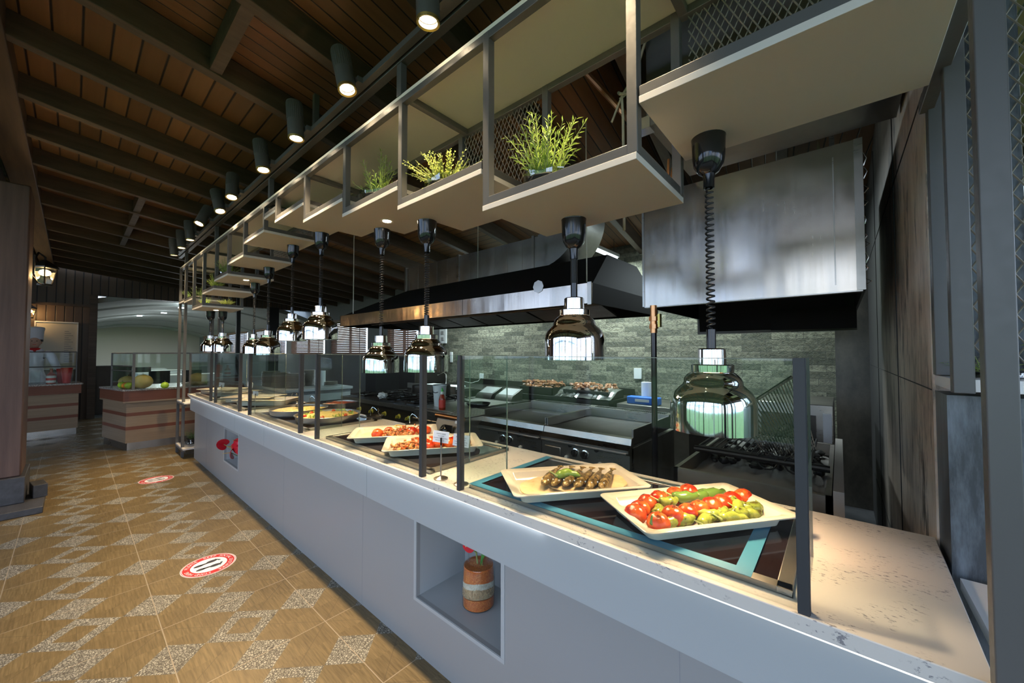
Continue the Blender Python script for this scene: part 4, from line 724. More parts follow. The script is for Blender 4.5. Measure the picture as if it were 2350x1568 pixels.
# =================================================================== POTTED HERBS
def herb(kind, seed, n_st, hgt, spread, leafL, matl):
    t = thing('potted_herb', 'herb', 'potted herb', (0, 0, 0)); rnd = random.Random(seed); m = MB(); st = MB()
    for i in range(n_st):
        a = rnd.uniform(0, 2 * PI); lean = rnd.uniform(.1, 1) * spread; h = hgt * rnd.uniform(.55, 1) * (1 - .35 * lean / spread); p0 = Vector((.025 * math.cos(a), .025 * math.sin(a), .05)); d = Vector((math.cos(a) * lean, math.sin(a) * lean, h)); bend = Vector((math.cos(a), math.sin(a), -.35)) * lean * .35
        pts = [p0 + d * u + bend * (u * u) for u in [k / 6 for k in range(7)]]; st.tube(pts, [.0022, .002, .0018, .0016, .0014, .001, .0008], 5)
        N = int(h / (.0062 if kind == 'r' else .0042))
        for k in range(N):
            u = .12 + .88 * k / N; j = min(5, int(u * 6)); p = pts[j].lerp(pts[j + 1], u * 6 - j); ax = (pts[j + 1] - pts[j]).normalized(); b = k * 2.4 + rnd.uniform(-.4, .4); o = ax.orthogonal().normalized(); o = Matrix.Rotation(b, 3, ax) @ o
            L = leafL * rnd.uniform(.7, 1.2) * (1.1 - .45 * u); dr = (o * .8 + ax * .75).normalized(); wd = L * (.085 if kind == 'r' else .30); sd = ax.cross(o).normalized() * wd; dn = Vector((0, 0, -.12 * L)) if kind == 'r' else Vector((0, 0, 0))
            m.add([p, p + dr * L * .5 + sd, p + dr * L + dn, p + dr * L * .5 - sd], [(0, 1, 2, 3)])
    m.build('foliage', matl, t, smooth=False); st.build('stems', 'stem', t)
    MB().lathe([(.001, 0), (.052, 0), (.064, .055), (.060, .06), (.001, .058)], (0, 0, 0), 20).build('nursery_pot', 'dark', t)
    b = MB(); n = 26; vs = []; prof = [(.068, .0), (.078, .012), (.074, .035), (.068, .055), (.072, .068), (.060, .075)]
    for q_, (r, z) in enumerate(prof):
        for k in range(n): a = 2 * PI * k / n; f = 1 + .10 * noise.noise(Vector((math.cos(a) * 5, math.sin(a) * 5, z * 30 + seed))) + .05 * math.sin(a * 9 + q_); vs.append((r * f * math.cos(a), r * f * math.sin(a), z + .006 * math.sin(a * 4 + seed) * (q_ > 3)))
    b.add(vs, [(i * n + k, i * n + (k + 1) % n, (i + 1) * n + (k + 1) % n, (i + 1) * n + k) for i in range(len(prof) - 1) for k in range(n)]); b.build('plastic_wrap', 'bag_film', t, sharp=20)
    return t
hA = herb('r', 3, 34, .235, .085, .036, 'rosemary'); hB = herb('t', 5, 80, .13, .10, .013, 'thyme'); hC = herb('r', 9, 20, .20, .07, .030, 'rosemary'); hD = herb('r', 11, 20, .17, .07, .030, 'dark_herb')
hA.location = (-.800, 1.12, 2.0); hA['label'] = 'large bushy rosemary wrapped in clear film on the shelf nearest the big heat lamp'
hB.location = (-1.385, 1.13, 2.147); hB['label'] = 'small-leaved bushy herb in clear film on the shelf left of the large rosemary'
hC.location = (-1.965, 1.12, 2.245); hC['label'] = 'rosemary with two upright sprigs on the shelf above the recessed downlight'
hD.location = (-6.60, 1.10, 2.15); hD['label'] = 'dark potted herb on the high shelf beside the left tower'
G = 'potted herbs wrapped in film'
for o_ in (hA, hB, hC, hD): o_['group'] = G; W[o_] = Vector(o_.location)
hA.scale = (1.2, 1.2, 1.25); hB.scale = (1.35,) * 3; hC.scale = (1.3, 1.3, 1.4)
copy_tree(hC, (-5.09, 1.10, 2.24), 'bright rosemary on the far shelf with the second downlight', 2.0, 1.15); copy_tree(hC, (-5.62, 1.11, 2.155), 'rosemary on the second lowest far shelf, thin sprig leaning left', 3.0, 1.05)
copy_tree(hA, (-6.15, 1.10, 2.01), 'bushy herb on the lowest far shelf, at its left end', 1.0, .6); copy_tree(hB, (-5.95, 1.28, 2.01), 'small-leaved herb on the lowest far shelf, farther back', 1.0, .75)
copy_tree(hD, (-7.12, 1.12, 2.17), 'dark potted herb on the top shelf of the left tower', 1.5, 1.0); copy_tree(hD, (-7.05, 1.16, .138), 'dark green potted herb on the tower\'s lowest shelf near the floor', .5, 1.1)
copy_tree(hA, (.44, 1.55, 1.382), 'bright green potted herb at the right edge beside the thick post', .5, .62); copy_tree(hC, (.30, 1.60, 1.382), 'herb with a crumpled film wrap between the two thick right posts', .5, (.8, .8, .25))
# =================================================================== KITCHEN
def griddle(x0, x1, lab, left):
    y0, y1 = 2.28, 3.12; t = thing('griddle', lab, 'griddle', ((x0 + x1) / 2, (y0 + y1) / 2, 0), 'steel griddles side by side'); w_ = x1 - x0
    MB().box(x0, y0 + .03, .12, x1, y1, .84).build('body', 'stainless_dirty', t, bevel=.003)
    c = MB(); zs = [(y0 + .0, .62), (y0 - .0, .80), (y0 - .02, .815), (y0 - .02, .835), (y0 + .02, .86), (y0 + .03, .90), (y0 + .06, .905), (y0 + .06, .62)]
    c.add([(x0, y, z) for y, z in zs] + [(x1, y, z) for y, z in zs], [tuple(reversed(range(8))), tuple(range(8, 16))] + [(k, (k + 1) % 8, 8 + (k + 1) % 8, 8 + k) for k in range(8)]); c.build('control_panel', 'stainless', t, sharp=25)
    MB().box(x0 + .02, y0 + .06, .85, x1 - .02, y1 - .12, .893).build('cooking_plate', 'griddle_plate', t)
    MB().box(x0, y0 + .06, .86, x0 + .012, y1, .955).box(x1 - .012, y0 + .06, .86, x1, y1, .955).build('side_splash', 'stainless', t)
    MB().box(x0, y1 - .12, .86, x1, y1 - .108, .965).box(x0, y1 - .108, .95, x1, y1, .965).build('back_splash', 'stainless', t)
    v_ = MB(); n = int(w_ / .017)
    for k in range(n): v_.box(x0 + .03 + k * (w_ - .06) / n, y1 - .09, .965, x0 + .03 + k * (w_ - .06) / n + .008, y1 - .03, .969)
    v_.build('vent_slats', 'dark', t)
    MB().box(x0 + .01, y0 - .031, .806, x1 - .01, y0 - .02, .820).build('front_rail', 'stainless', t, bevel=.003)
    R = Matrix.Rotation(PI / 2, 3, 'X')
    for k, xx in enumerate((x0 + w_ * .42, x0 + w_ * .53)):
        kr = MB().lathe([(.001, -.0), (.030, .0), (.030, .004), (.024, .006)], (xx, y0, .755), 24, R).build('knob_ring', 'chrome', t)
        MB().lathe([(.023, .004), (.023, .022), (.019, .026), (.001, .026)], (xx, y0, .755), 24, R).obox((xx, y0 - .028, .755), (.008, .01, .042)).build('knob', 'black_plastic', kr)
    MB().lathe([(.015, 0), (.015, .006), (.001, .006)], (x0 + w_ * .36, y0, .80), 16, R).lathe([(.015, 0), (.015, .006), (.001, .006)], (x0 + w_ * .66, y0, .80), 16, R).build('indicator', 'dark', t)
    MB().lathe([(.013, 0), (.013, .014), (.001, .014)], (x0 + w_ * .32, y0, .715), 16, R).lathe([(.013, 0), (.013, .014), (.001, .014)], (x0 + w_ * .70, y0, .715), 16, R).build('push_button', 'white_plastic', t)
    if not left: MB().box(x0 + .03, y0 - .012, .70, x0 + .17, y0, .775).build('grease_drawer', 'stainless', t, bevel=.006)
    m = MB(); text_poly(m, 'OZTI', .034, Matrix.Translation((x1 - .085, y0 - .0012, .675)) @ Matrix.Rotation(PI / 2, 4, 'X')); m.build('lettering', 'chrome', t, smooth=False)
    f = MB()
    for xx, yy in ((x0 + .05, y0 + .08), (x1 - .05, y0 + .08), (x0 + .05, y1 - .06), (x1 - .05, y1 - .06)): MB().cyl((xx, yy, 0), .02, 0, .12, 12).build('leg', 'stainless', t)
griddle(-1.675, -1.0, 'steel gas griddle with two black knobs, the right one nearest the gas pipe', False)
griddle(-2.34, -1.680, 'steel gas griddle with two ringed knobs, left of the other griddle', True)
# fryer / press left of the griddles
t = thing('table_fryer', 'small steel fryer with a round dark dial and a perforated lid', 'fryer', (-2.47, 2.33, 0))
MB().prism([(-2.66, 2.10), (-2.33, 2.10), (-2.33, 2.55), (-2.66, 2.55)], .60, .905).build('body', 'stainless', t, bevel=.006)
MB().add([(-2.66, 2.02, .70), (-2.33, 2.02, .70), (-2.33, 2.10, .90), (-2.66, 2.10, .90), (-2.66, 2.10, .62), (-2.33, 2.10, .62)], [(0, 1, 2, 3), (0, 4, 5, 1), (0, 3, 4), (1, 5, 2)]).build('front_panel', 'stainless', t)
MB().tube([(-2.67, 2.085, .90), (-2.32, 2.085, .90)], .02, 12).build('round_edge', 'copper', t)
MB().obox((-2.46, 2.045, .80), (.09, .012, .09)).lathe([(.046, 0), (.046, .02), (.03, .03), (.001, .03)], (-2.52, 2.055, .79), 20, Matrix.Rotation(PI / 2 - .35, 3, 'X')).build('dial', 'blue' if 0 else 'black_plastic', t)
lid = MB().box(-2.66, 2.12, .906, -2.33, 2.54, .912)
for i in range(8):
    for j in range(10): lid.cyl((-2.63 + i * .038, 2.15 + j * .038, .912), .011, 0, .002, 8)
lid.build('perforated_lid', 'stainless', t); MB().obox((-2.37, 2.072, .875), (.07, .004, .028), mat=Matrix.Rotation(-.3, 3, 'X')).build('warning_label', 'paper', t)
tag(MB().box(-2.70, 2.06, 0, -2.36, 2.80, .60).build('steel_cupboard', 'stainless_dirty', bevel=.004), 'low steel cupboard under the small fryer', 'cupboard')
# worktop beside the hob
t = thing('steel_bench', 'steel worktop with a white bucket and a sauce bottle on it', 'bench', (-3.10, 2.6, 0))
MB().box(-3.26, 2.28, .86, -2.72, 3.15, .90).build('top', 'stainless', t, bevel=.003); MB().box(-3.25, 2.30, .1, -2.73, 3.14, .86).build('cabinet', 'stainless_dirty', t); MB().box(-3.26, 2.262, .80, -2.72, 2.28, .875).build('edge_rail', 'stainless', t)
MB().tube([(-3.26, 2.255, .79), (-2.72, 2.255, .79)], .008, 8).build('pull_bar', 'stainless', t)
bk = thing('plastic_bucket', 'tall white plastic bucket standing left of the sauce bottle', 'bucket', (-3.10, 2.46, .90)); MB().lathe([(.001, 0), (.055, 0), (.068, .20), (.071, .20), (.071, .21), (.064, .21), (.052, .01), (.001, .01)], (-3.10, 2.46, .90), 28).build('tub', 'white_plastic', bk); MB().tube([(-3.17, 2.46, 1.06), (-3.14, 2.40, 1.045), (-3.08, 2.385, 1.04), (-3.03, 2.46, 1.055)], .004, 6).build('handle', 'dark', bk)
bt = thing('sauce_bottle', 'sauce bottle with a red label, white neck and green cap behind the counter', 'bottle', (-2.86, 2.30, .90))
MB().lathe([(.001, 0), (.030, 0), (.032, .01), (.032, .10), (.026, .125), (.015, .15), (.014, .17), (.001, .17)], (-2.86, 2.30, .90), 24).build('bottle_body', 'sauce', bt); MB().lathe([(.0325, .025), (.0327, .098)], (-2.86, 2.30, .90), 24).build('label', 'label_red', list(bt.children)[0]); MB().cyl((-2.86, 2.30, .90), .0155, .145, .175, 16).build('neck_sleeve', 'white_plastic', bt); MB().lathe([(.014, .175), (.010, .19), (.004, .21), (.001, .212)], (-2.86, 2.30, .90), 16).build('cap', 'green', bt)
tag(MB().lathe([(.001, 0), (.10, 0), (.125, .03), (.122, .03), (.098, .006), (.001, .006)], (-2.80, 2.72, .90), 32).tube([(-2.92, 2.72, .925), (-3.02, 2.66, .95), (-3.14, 2.60, .98)], .009, 8).build('frying_pan', 'iron'), 'black frying pan behind the sauce bottle', 'frying pan')
# gas hob
t = thing('gas_range', 'black six-burner gas range with yellowed knobs', 'gas range', (-4.05, 2.7, 0))
MB().box(-4.85, 2.30, .1, -3.28, 3.15, .86).build('body', 'dark_metal', t, bevel=.004); MB().box(-4.87, 2.28, .86, -3.27, 3.15, .885).build('top', 'dark_metal', t, bevel=.004); MB().box(-4.87, 2.27, .845, -3.27, 2.285, .888).build('front_edge', 'stainless', t)
for i in range(3):
    for j in range(2):
        cx_, cy_ = -4.58 + i * .52, 2.52 + j * .38; g = MB()
        for k in range(4): a = k * PI / 2; g.tube([(cx_ + .03 * math.cos(a), cy_ + .03 * math.sin(a), .925), (cx_ + .16 * math.cos(a), cy_ + .16 * math.sin(a), .925), (cx_ + .17 * math.cos(a), cy_ + .17 * math.sin(a), .887)], .008, 6)
        g.box(cx_ - .18, cy_ - .18, .905, cx_ + .18, cy_ - .165, .92).box(cx_ - .18, cy_ + .165, .905, cx_ + .18, cy_ + .18, .92).box(cx_ - .18, cy_ - .18, .905, cx_ - .165, cy_ + .18, .92).box(cx_ + .165, cy_ - .18, .905, cx_ + .18, cy_ + .18, .92)
        ps_ = g.build('pan_support', 'iron', t); MB().lathe([(.001, .0), (.05, 0), (.05, .02), (.03, .028), (.001, .03)], (cx_, cy_, .885), 16).build('burner', 'iron', ps_)
R = Matrix.Rotation(PI / 2, 3, 'X')
for x in (-4.7, -4.42, -4.14, -3.86, -3.58, -3.4):
    MB().lathe([(.026, 0), (.026, .006), (.017, .01), (.016, .03), (.001, .03)], (x, 2.30, .76), 18, R).obox((x, 2.262, .76), (.008, .012, .034), mat=Matrix.Rotation(.5, 3, 'Y')).build('knob', 'yellow', t)
tag(MB().ball((-4.02, 2.36, .945), (.055, .05, .035), 16, 10, .5, 14).build('crumpled_cloth', 'cloth_white'), 'crumpled white cloth lying on the gas range', 'cloth')
tag(MB().lathe([(.001, 0), (.10, 0), (.105, .01), (.105, .13), (.108, .132), (.10, .132), (.098, .012), (.001, .01)], (-3.62, 2.9, .925), 28).build('stock_pot', 'dark_metal'), 'dark pot at the back of the gas range', 'pot')
tag(MB().lathe([(.001, 0), (.09, 0), (.095, .01), (.095, .10), (.09, .10), (.088, .012), (.001, .01)], (-4.1, 2.93, .925), 28).build('stock_pot', 'dark_metal'), 'low dark pot left of the other pot on the gas range', 'pot')
# back counter, sink
t = thing('back_counter', 'long dark worktop along the stone wall', 'worktop', (-3.7, 4.4, 0))
MB().box(-5.5, 4.05, .84, -2.02, 4.79, .88).build('top', 'dark_metal', t, bevel=.003); MB().box(-5.45, 4.10, .0, -2.04, 4.78, .84).build('cabinet', 'dark_metal', t); MB().box(-5.5, 4.77, .88, -2.02, 4.79, .97).build('upstand', 'dark_metal', t)
tag(MB().box(-1.95, 4.1, 0, -1.0, 4.79, .86).build('side_table', 'stainless_dirty', bevel=.004), 'steel side table under the paper towel roll', 'table')
s_ = thing('sink_unit', 'steel sink unit with a tap at the left of the dark worktop', 'sink', (-5.0, 4.0, 0))
MB().box(-5.45, 3.65, .86, -4.25, 4.045, .90).box(-5.45, 3.65, .90, -4.25, 3.67, .94).build('basin_rim', 'stainless', s_); MB().box(-5.40, 3.70, .2, -4.30, 4.03, .86).build('cabinet', 'stainless_dirty', s_); MB().tube([(-4.9, 4.02, .90), (-4.9, 4.02, 1.08), (-4.9, 3.97, 1.12), (-4.92, 3.86, 1.08)], .010, 8).build('tap', 'chrome', s_)
tag(MB().obox((-4.75, 3.84, .915), (.75, .25, .03), .05).build('folded_cloth', 'cloth_white', bevel=.01), 'pale folded cloth on the sink rim', 'cloth')
# two scales
for i, x in enumerate((-3.55, -3.2)):
    t = thing('kitchen_scale', 'kitchen scale with a pale display on the dark worktop, the ' + ('left' if i == 0 else 'right') + ' one', 'scale', (x, 3.6, .84), 'kitchen scales')
    MB().add([(x - .14, 3.52, .84), (x + .14, 3.52, .84), (x + .14, 3.75, .84), (x - .14, 3.75, .84), (x - .14, 3.56, .90), (x + .14, 3.56, .90), (x + .14, 3.75, .98), (x - .14, 3.75, .98)], [(3, 2, 1, 0), (4, 5, 6, 7), (0, 1, 5, 4), (1, 2, 6, 5), (2, 3, 7, 6), (3, 0, 4, 7)]).build('housing', 'dark_metal', t)
    MB().add([(x - .12, 3.58, .912), (x + .12, 3.58, .912), (x + .12, 3.73, .974), (x - .12, 3.73, .974)], [(0, 1, 2, 3)]).build('display', 'grey_plastic', t)
tag(MB().box(-3.80, 3.45, 0, -2.95, 3.80, .84).build('scale_stand', 'dark_metal'), 'dark stand under the two scales', 'stand')
# meat trays on the worktop
def meat_tray(x, y, w_, d_, lab, foil, seed, z=.88):
    t = thing('meat_tray', lab, 'tray', (x, y, z), 'trays of grilled meat on the dark worktop')
    m = MB()
    for a, b, c_, d2 in ((x - w_ / 2, y - d_ / 2, x + w_ / 2, y - d_ / 2 + .01), (x - w_ / 2, y + d_ / 2 - .01, x + w_ / 2, y + d_ / 2), (x - w_ / 2, y - d_ / 2, x - w_ / 2 + .01, y + d_ / 2), (x + w_ / 2 - .01, y - d_ / 2, x + w_ / 2, y + d_ / 2)): m.box(a, b, z, c_, d2, z + .10)
    m.box(x - w_ / 2, y - d_ / 2, z, x + w_ / 2, y + d_ / 2, z + .01).box(x - w_ / 2 - .02, y - d_ / 2 - .02, z + .095, x + w_ / 2 + .02, y - d_ / 2, z + .10).build('tin', 'dark_metal', t)
    rnd = random.Random(seed); f = MB()
    for k in range(110): f.ball((x + rnd.uniform(-.46, .46) * w_, y + rnd.uniform(-.42, .42) * d_, z + .09 + rnd.uniform(0, .07)), (rnd.uniform(.02, .05), rnd.uniform(.015, .03), rnd.uniform(.01, .025)), 8, 6, .4, 9, Matrix.Rotation(rnd.uniform(0, 3), 3, 'Z'), k)
    f.build('skewered_meat', 'meat', t)['kind'] = 'stuff'
    if foil:
        n1, n2 = 26, 14; vs = []
        for j in range(n2 + 1):
            for k in range(n1 + 1):
                u = k / n1; v2 = j / n2; px = x - w_ * .62 + u * w_ * 1.25; py = y - d_ / 2 - .10 + v2 * .30; pz = z + .02 + .13 * min(1, v2 * 1.3) * (1 - .7 * abs(u - .55) ** 1.5) + .018 * noise.noise(Vector((u * 22, v2 * 3, seed))); vs.append((px, py, pz))
        MB().add(vs, [(j * (n1 + 1) + k, j * (n1 + 1) + k + 1, (j + 1) * (n1 + 1) + k + 1, (j + 1) * (n1 + 1) + k) for j in range(n2) for k in range(n1)]).build('foil_cover', 'foil', t, sharp=12)
meat_tray(-3.12, 4.30, .55, .40, 'dark tray of browned meat skewers, left of the foil-covered one', False, 1); meat_tray(-2.36, 4.30, .62, .42, 'tray of meat half covered in crumpled foil', True, 2)
for (x, y, z, lab, r, h) in ((-1.70, 4.35, .86, 'white paper towel roll standing against the stone wall', .055, .24), (-6.5, 2.72, .90, 'white paper towel roll standing at the island\'s right end', .045, .24)):
    t = thing('paper_towel_roll', lab, 'paper towel', (x, y, z)); MB().lathe([(.018, 0), (r, 0), (r, h), (.018, h), (.018, 0)], (x, y, z), 28).build('roll', 'paper', t)
t = thing('blue_box', 'bright blue box beside the paper towel roll on the steel side table', 'box', (-1.66, 4.22, .86)); MB().box(-1.86, 4.17, .86, -1.50, 4.28, .945).build('carton', 'blue', t, bevel=.01); MB().box(-1.76, 4.166, .89, -1.60, 4.17, .92).build('label', 'white_plastic', t)
# sockets and switches on the stone wall
for (x, z, w_, h, lab) in ((-4.85, 1.02, .09, .09, 'white socket low on the stone wall with a cable'), (-1.98, 1.17, .10, .14, 'white double socket on the stone wall near the gas pipe'), (-5.68, 1.35, .06, .20, 'narrow white box on the stone wall'), (-5.45, 1.34, .12, .10, 'small green sign box on the stone wall')):
    tag(MB().box(x - w_ / 2, 4.775, z - h / 2, x + w_ / 2, 4.80, z + h / 2).build('wall_socket', 'green' if 'green' in lab else 'white_plastic', bevel=.004), lab, 'socket')
t = thing('switch_panel', 'column of three white switch boxes at the stone wall\'s left end', 'switch panel', (-5.93, 4.78, 1.66)); MB().box(-6.03, 4.77, 1.62, -5.83, 4.80, 2.02).build('back_plate', 'white_plastic', t)
for z in (1.68, 1.80, 1.92): MB().box(-5.97, 4.76, z, -5.89, 4.772, z + .06).build('switch', 'grey_plastic', t)
tag(MB().tube([(-4.85, 4.77, .99), (-4.9, 4.75, .93), (-5.05, 4.72, .89), (-5.25, 4.70, .91), (-5.35, 4.70, .98)], .006, 6).build('power_cable', 'cable'), 'white looping power cable hanging on the stone wall', 'cable')
# gas pipe with valve
t = thing('gas_pipe', 'black upright gas pipe with a brass valve and yellow lever', 'pipe', (-.813, 2.2, 0))
MB().cyl((-.813, 2.2, 0), .016, 0, 1.56, 16).build('pipe', 'black_plastic', t); MB().cyl((-.813, 2.2, 0), .019, 1.56, 1.72, 16).cyl((-.813, 2.2, 0), .026, 1.585, 1.61, 8).cyl((-.813, 2.2, 0), .028, 1.63, 1.655, 8).build('valve', 'copper', t); MB().obox((-.775, 2.19, 1.63), (.012, .03, .075)).tube([(-.80, 2.19, 1.655), (-.775, 2.19, 1.66)], .006, 8).build('lever', 'brass', t)
# charcoal grill
t = thing('charcoal_grill', 'steel charcoal grill full of pale ash under the box hood', 'grill', (-.34, 2.6, 0)); gx0, gx1, gy0, gy1 = -.665, -.035, 2.06, 3.25
MB().box(gx0, gy0, .0, gx1, gy1, .74).build('body', 'stainless_dirty', t)
MB().box(gx0, gy0, .74, gx1, gy0 + .02, .85).box(gx0, gy1 - .02, .74, gx1, gy1, .85).box(gx0, gy0, .74, gx0 + .02, gy1, .85).box(gx1 - .02, gy0, .74, gx1, gy1, .85).build('fire_box_rim', 'stainless_dirty', t)
n = 30; vs = [(gx0 + .02 + (gx1 - gx0 - .04) * k / n, gy0 + .02 + (gy1 - gy0 - .04) * j / n, .775 + .02 * noise.noise(Vector((k * .4, j * .4, 1))) + .03 * noise.noise(Vector((k * .12, j * .12, 5)))) for j in range(n + 1) for k in range(n + 1)]
MB().add(vs, [(j * (n + 1) + k, j * (n + 1) + k + 1, (j + 1) * (n + 1) + k + 1, (j + 1) * (n + 1) + k) for j in range(n) for k in range(n)]).build('ash_bed', 'ash', t)['kind'] = 'stuff'
rnd = random.Random(4); m = MB()
for k in range(60): m.ball((rnd.uniform(gx0 + .05, gx1 - .06), rnd.uniform(gy0 + .45, gy1 - .08), .80), (rnd.uniform(.015, .04),) * 2 + (.018,), 7, 5, .5, 9, None, k)
m.build('charcoal', 'iron', t)['kind'] = 'stuff'
MB().box(gx1 + .005, 2.05, 0, gx1 + .04, 3.3, .88).build('side_plate', 'ash', t); MB().tube([(gx0 + .01, 2.40, .885), (gx1 - .01, 2.43, .875)], .017, 10).build('front_bar', 'iron', t)
for i, (x, y) in enumerate(((-.47, 2.11), (-.41, 2.12))): tag(MB().ball((x, y, .80), (.022, .016, .013), 9, 7, .6, 12, None, i).build('charcoal_lump', 'coal_white'), 'small white ash-coated lump in the grill, ' + ('left' if i == 0 else 'right') + ' one', 'charcoal', 'white lumps in the ash')
t = thing('grill_grate', 'black lifting grate lying over the charcoal grill', 'grate', (-.42, 2.72, .88)); m = MB()
for k in range(17): m.tube([(-.62 + k * .03, 2.44, .892), (-.62 + k * .03, 3.10, .892)], .004, 5)
m.build('grate_bars', 'iron', t); MB().tube([(-.64, 2.44, .892), (-.12, 2.46, .892), (-.12, 3.1, .892), (-.64, 3.1, .892), (-.64, 2.44, .892)], .008, 6).build('grate_frame', 'iron', t)
for k in range(2): MB().tube([(-.30 + k * .12 + .045 * math.cos(a), 2.41, .875 + .045 * math.sin(a)) for a in [j * .5 for j in range(13)]], .0045, 6).build('hanging_ring', 'iron', t)
t = thing('skewer_rack', 'leaning rack of steel skewers fanned out over the grill', 'rack', (-.30, 2.5, .86)); p0, p1 = Vector((-.43, 2.30, 1.12)), Vector((-.205, 2.62, 1.31)); MB().tube([p0, p1], .010, 8).build('rail', 'chrome', t)
for k in range(22):
    u = k / 21; a = p0.lerp(p1, u); b = Vector((-.31 + u * .20, 2.44 + u * .30, .895)); MB().tube([a, a.lerp(b, .5) + Vector((.01, 0, 0)), b], .0035, 5).build('skewer', 'chrome', t)
t = thing('steel_oven', 'pale steel box oven standing behind the grill', 'oven', (-.2, 4.0, 0)); MB().box(-.55, 3.6, 0, -.04, 4.3, 1.06).build('casing', 'stainless', t, bevel=.005); MB().box(-.48, 3.585, .62, -.14, 3.60, .98).build('door', 'dark_metal', t); MB().box(-.10, 3.58, .75, -.05, 3.6, 1.0).build('panel', 'coal_white', t)
tag(MB().box(-1.0, 3.5, 0, -.6, 4.3, .92).build('steel_cupboard', 'dark_metal', bevel=.004), 'dark cupboard behind the gas pipe', 'cupboard')
# main canopy hood
t = thing('canopy_hood', 'long black canopy hood with a polished steel band', 'hood', (-3.1, 2.9, 1.785)); x0, x1 = -4.99, -1.27
for a, b in ((x0, -3.55), (-3.545, -2.58), (-2.575, x1)): MB().box(a, 2.30, 1.785, b, 2.315, 1.924).build('steel_band', 'hood_steel', t)
MB().box(x0, 2.315, 1.785, x0 + .015, 3.55, 1.924).box(x1 - .015, 2.315, 1.785, x1, 3.55, 1.924).box(x0, 3.535, 1.785, x1, 3.55, 1.924).build('side_band', 'canopy_black', t)
vs = [(x0, 2.315, 1.92), (x1, 2.315, 1.92), (x1, 3.55, 1.92), (x0, 3.55, 1.92), (-4.346, 2.9, 2.264), (-1.45, 2.9, 2.264), (-1.45, 3.5, 2.264), (-4.346, 3.5, 2.264)]
MB().add(vs, [(0, 1, 5, 4), (1, 2, 6, 5), (2, 3, 7, 6), (3, 0, 4, 7), (4, 5, 6, 7)]).build('canopy', 'canopy_black', t, sharp=20)
m = MB()
for k in range(8): m.obox((x0 + .42 + k * .41, 2.95, 1.84), (.38, .5, .02), mat=Matrix.Rotation(-.25, 3, 'X'))
m.build('filters', 'dark_metal', t); MB().tube([(x0 + .1, 2.7, 1.83), (x1 - .1, 2.7, 1.83)], .018, 8).build('fire_pipe', 'dark_metal', t)
MB().box(x1 - .03, 2.295, 1.775, x1, 2.30, 1.93).build('end_bracket', 'stainless', t); MB().lathe([(.001, 0), (.05, 0), (.05, .004), (.001, .004)], (-1.72, 2.30, 1.945), 8, Matrix.Rotation(PI / 2, 3, 'X')).build('round_tag', 'stainless', t)
for x, y in ((-3.0, 2.9), (-1.34, 2.36)): MB().tube([(x, y, 1.93 if y < 2.5 else 2.2), (x, y, zr(y) + .155)], .004, 6).build('hanging_wire', 'cable', t)
MB().tube([(-4.75, 2.36, 1.93), (-4.75, 2.36, zr(2.36) + .155)], .006, 6).build('hanging_wire', 'cable', t)
# duct with elbow
t = thing('air_duct', 'rectangular galvanised duct with a curved elbow above the canopy', 'duct', (-3.2, 3.1, 2.264)); m = MB().box(-4.55, 3.0, 2.275, -2.25, 3.45, 2.60); m.build('straight_run', 'duct_steel', t)
m = MB()
for x in (-4.55, -3.45, -2.32): m.box(x, 2.985, 2.265, x + .03, 3.46, 2.615)
m.build('flange', 'stainless', t); m = MB()
for k in range(11): m.box(-4.45 + k * .2, 2.997, 2.28, -4.447 + k * .2, 3.0, 2.595)
m.build('crease', 'stainless', t)
m = MB(); n = 12; vs = []
for j, (r0) in enumerate((.16, .50)):
    for k in range(n + 1):
        a = -PI / 2 + PI / 2 * k / n; cx_, cz_ = -2.25, 2.775
        for y in (3.0, 3.45): vs.append((cx_ + r0 * math.cos(a), y, cz_ + r0 * math.sin(a)))
N1 = (n + 1) * 2; fs = []
for k in range(n):
    fs += [(2 * k, 2 * k + 1, 2 * k + 3, 2 * k + 2), (N1 + 2 * k, N1 + 2 * k + 2, N1 + 2 * k + 3, N1 + 2 * k + 1), (2 * k, 2 * k + 2, N1 + 2 * k + 2, N1 + 2 * k), (2 * k + 1, N1 + 2 * k + 1, N1 + 2 * k + 3, 2 * k + 3)]
m.add(vs, fs).build('elbow', 'duct_steel', t, sharp=50)
# box hood
t = thing('box_hood', 'large brushed steel box hood above the charcoal grill', 'hood', (-.41, 2.8, 1.73)); bx0, bx1 = -.915, .095
MB().box(bx0, 2.30, 1.728, bx1, 2.304, 2.415).build('front_sheet', 'hood_steel', t)
MB().box(bx0, 2.304, 1.728, bx0 + .01, 3.5, 2.415).box(bx1 - .01, 2.304, 1.728, bx1, 3.5, 2.415).box(bx0, 3.49, 1.60, bx1, 3.5, 2.415).box(bx0, 2.304, 2.405, bx1, 3.5, 2.415).build('shell', 'dark_metal', t)
MB().box(bx0 + .01, 2.30, 1.722, bx1 - .01, 2.34, 1.728).box(bx1 - .03, 2.294, 1.728, bx1, 2.30, 2.415).box(bx0, 2.294, 1.728, bx0 + .012, 2.30, 2.415).box(bx1 - .105, 2.297, 1.76, bx1 - .10, 2.30, 2.36).build('folded_edge', 'stainless', t)
MB().add([(bx0 + .02, 2.35, 1.74), (bx1 - .02, 2.35, 1.74), (bx1 - .15, 2.9, 2.1), (bx0 + .15, 2.9, 2.1), (bx0 + .02, 3.48, 1.62), (bx1 - .02, 3.48, 1.62)], [(0, 1, 2, 3), (3, 2, 5, 4)]).box(-.36, 3.18, 1.60, bx1 - .01, 3.2, 1.74).build('inner_baffle', 'canopy_black', t)
rnd = random.Random(8); m = MB(); z = 1.75; px = bx1
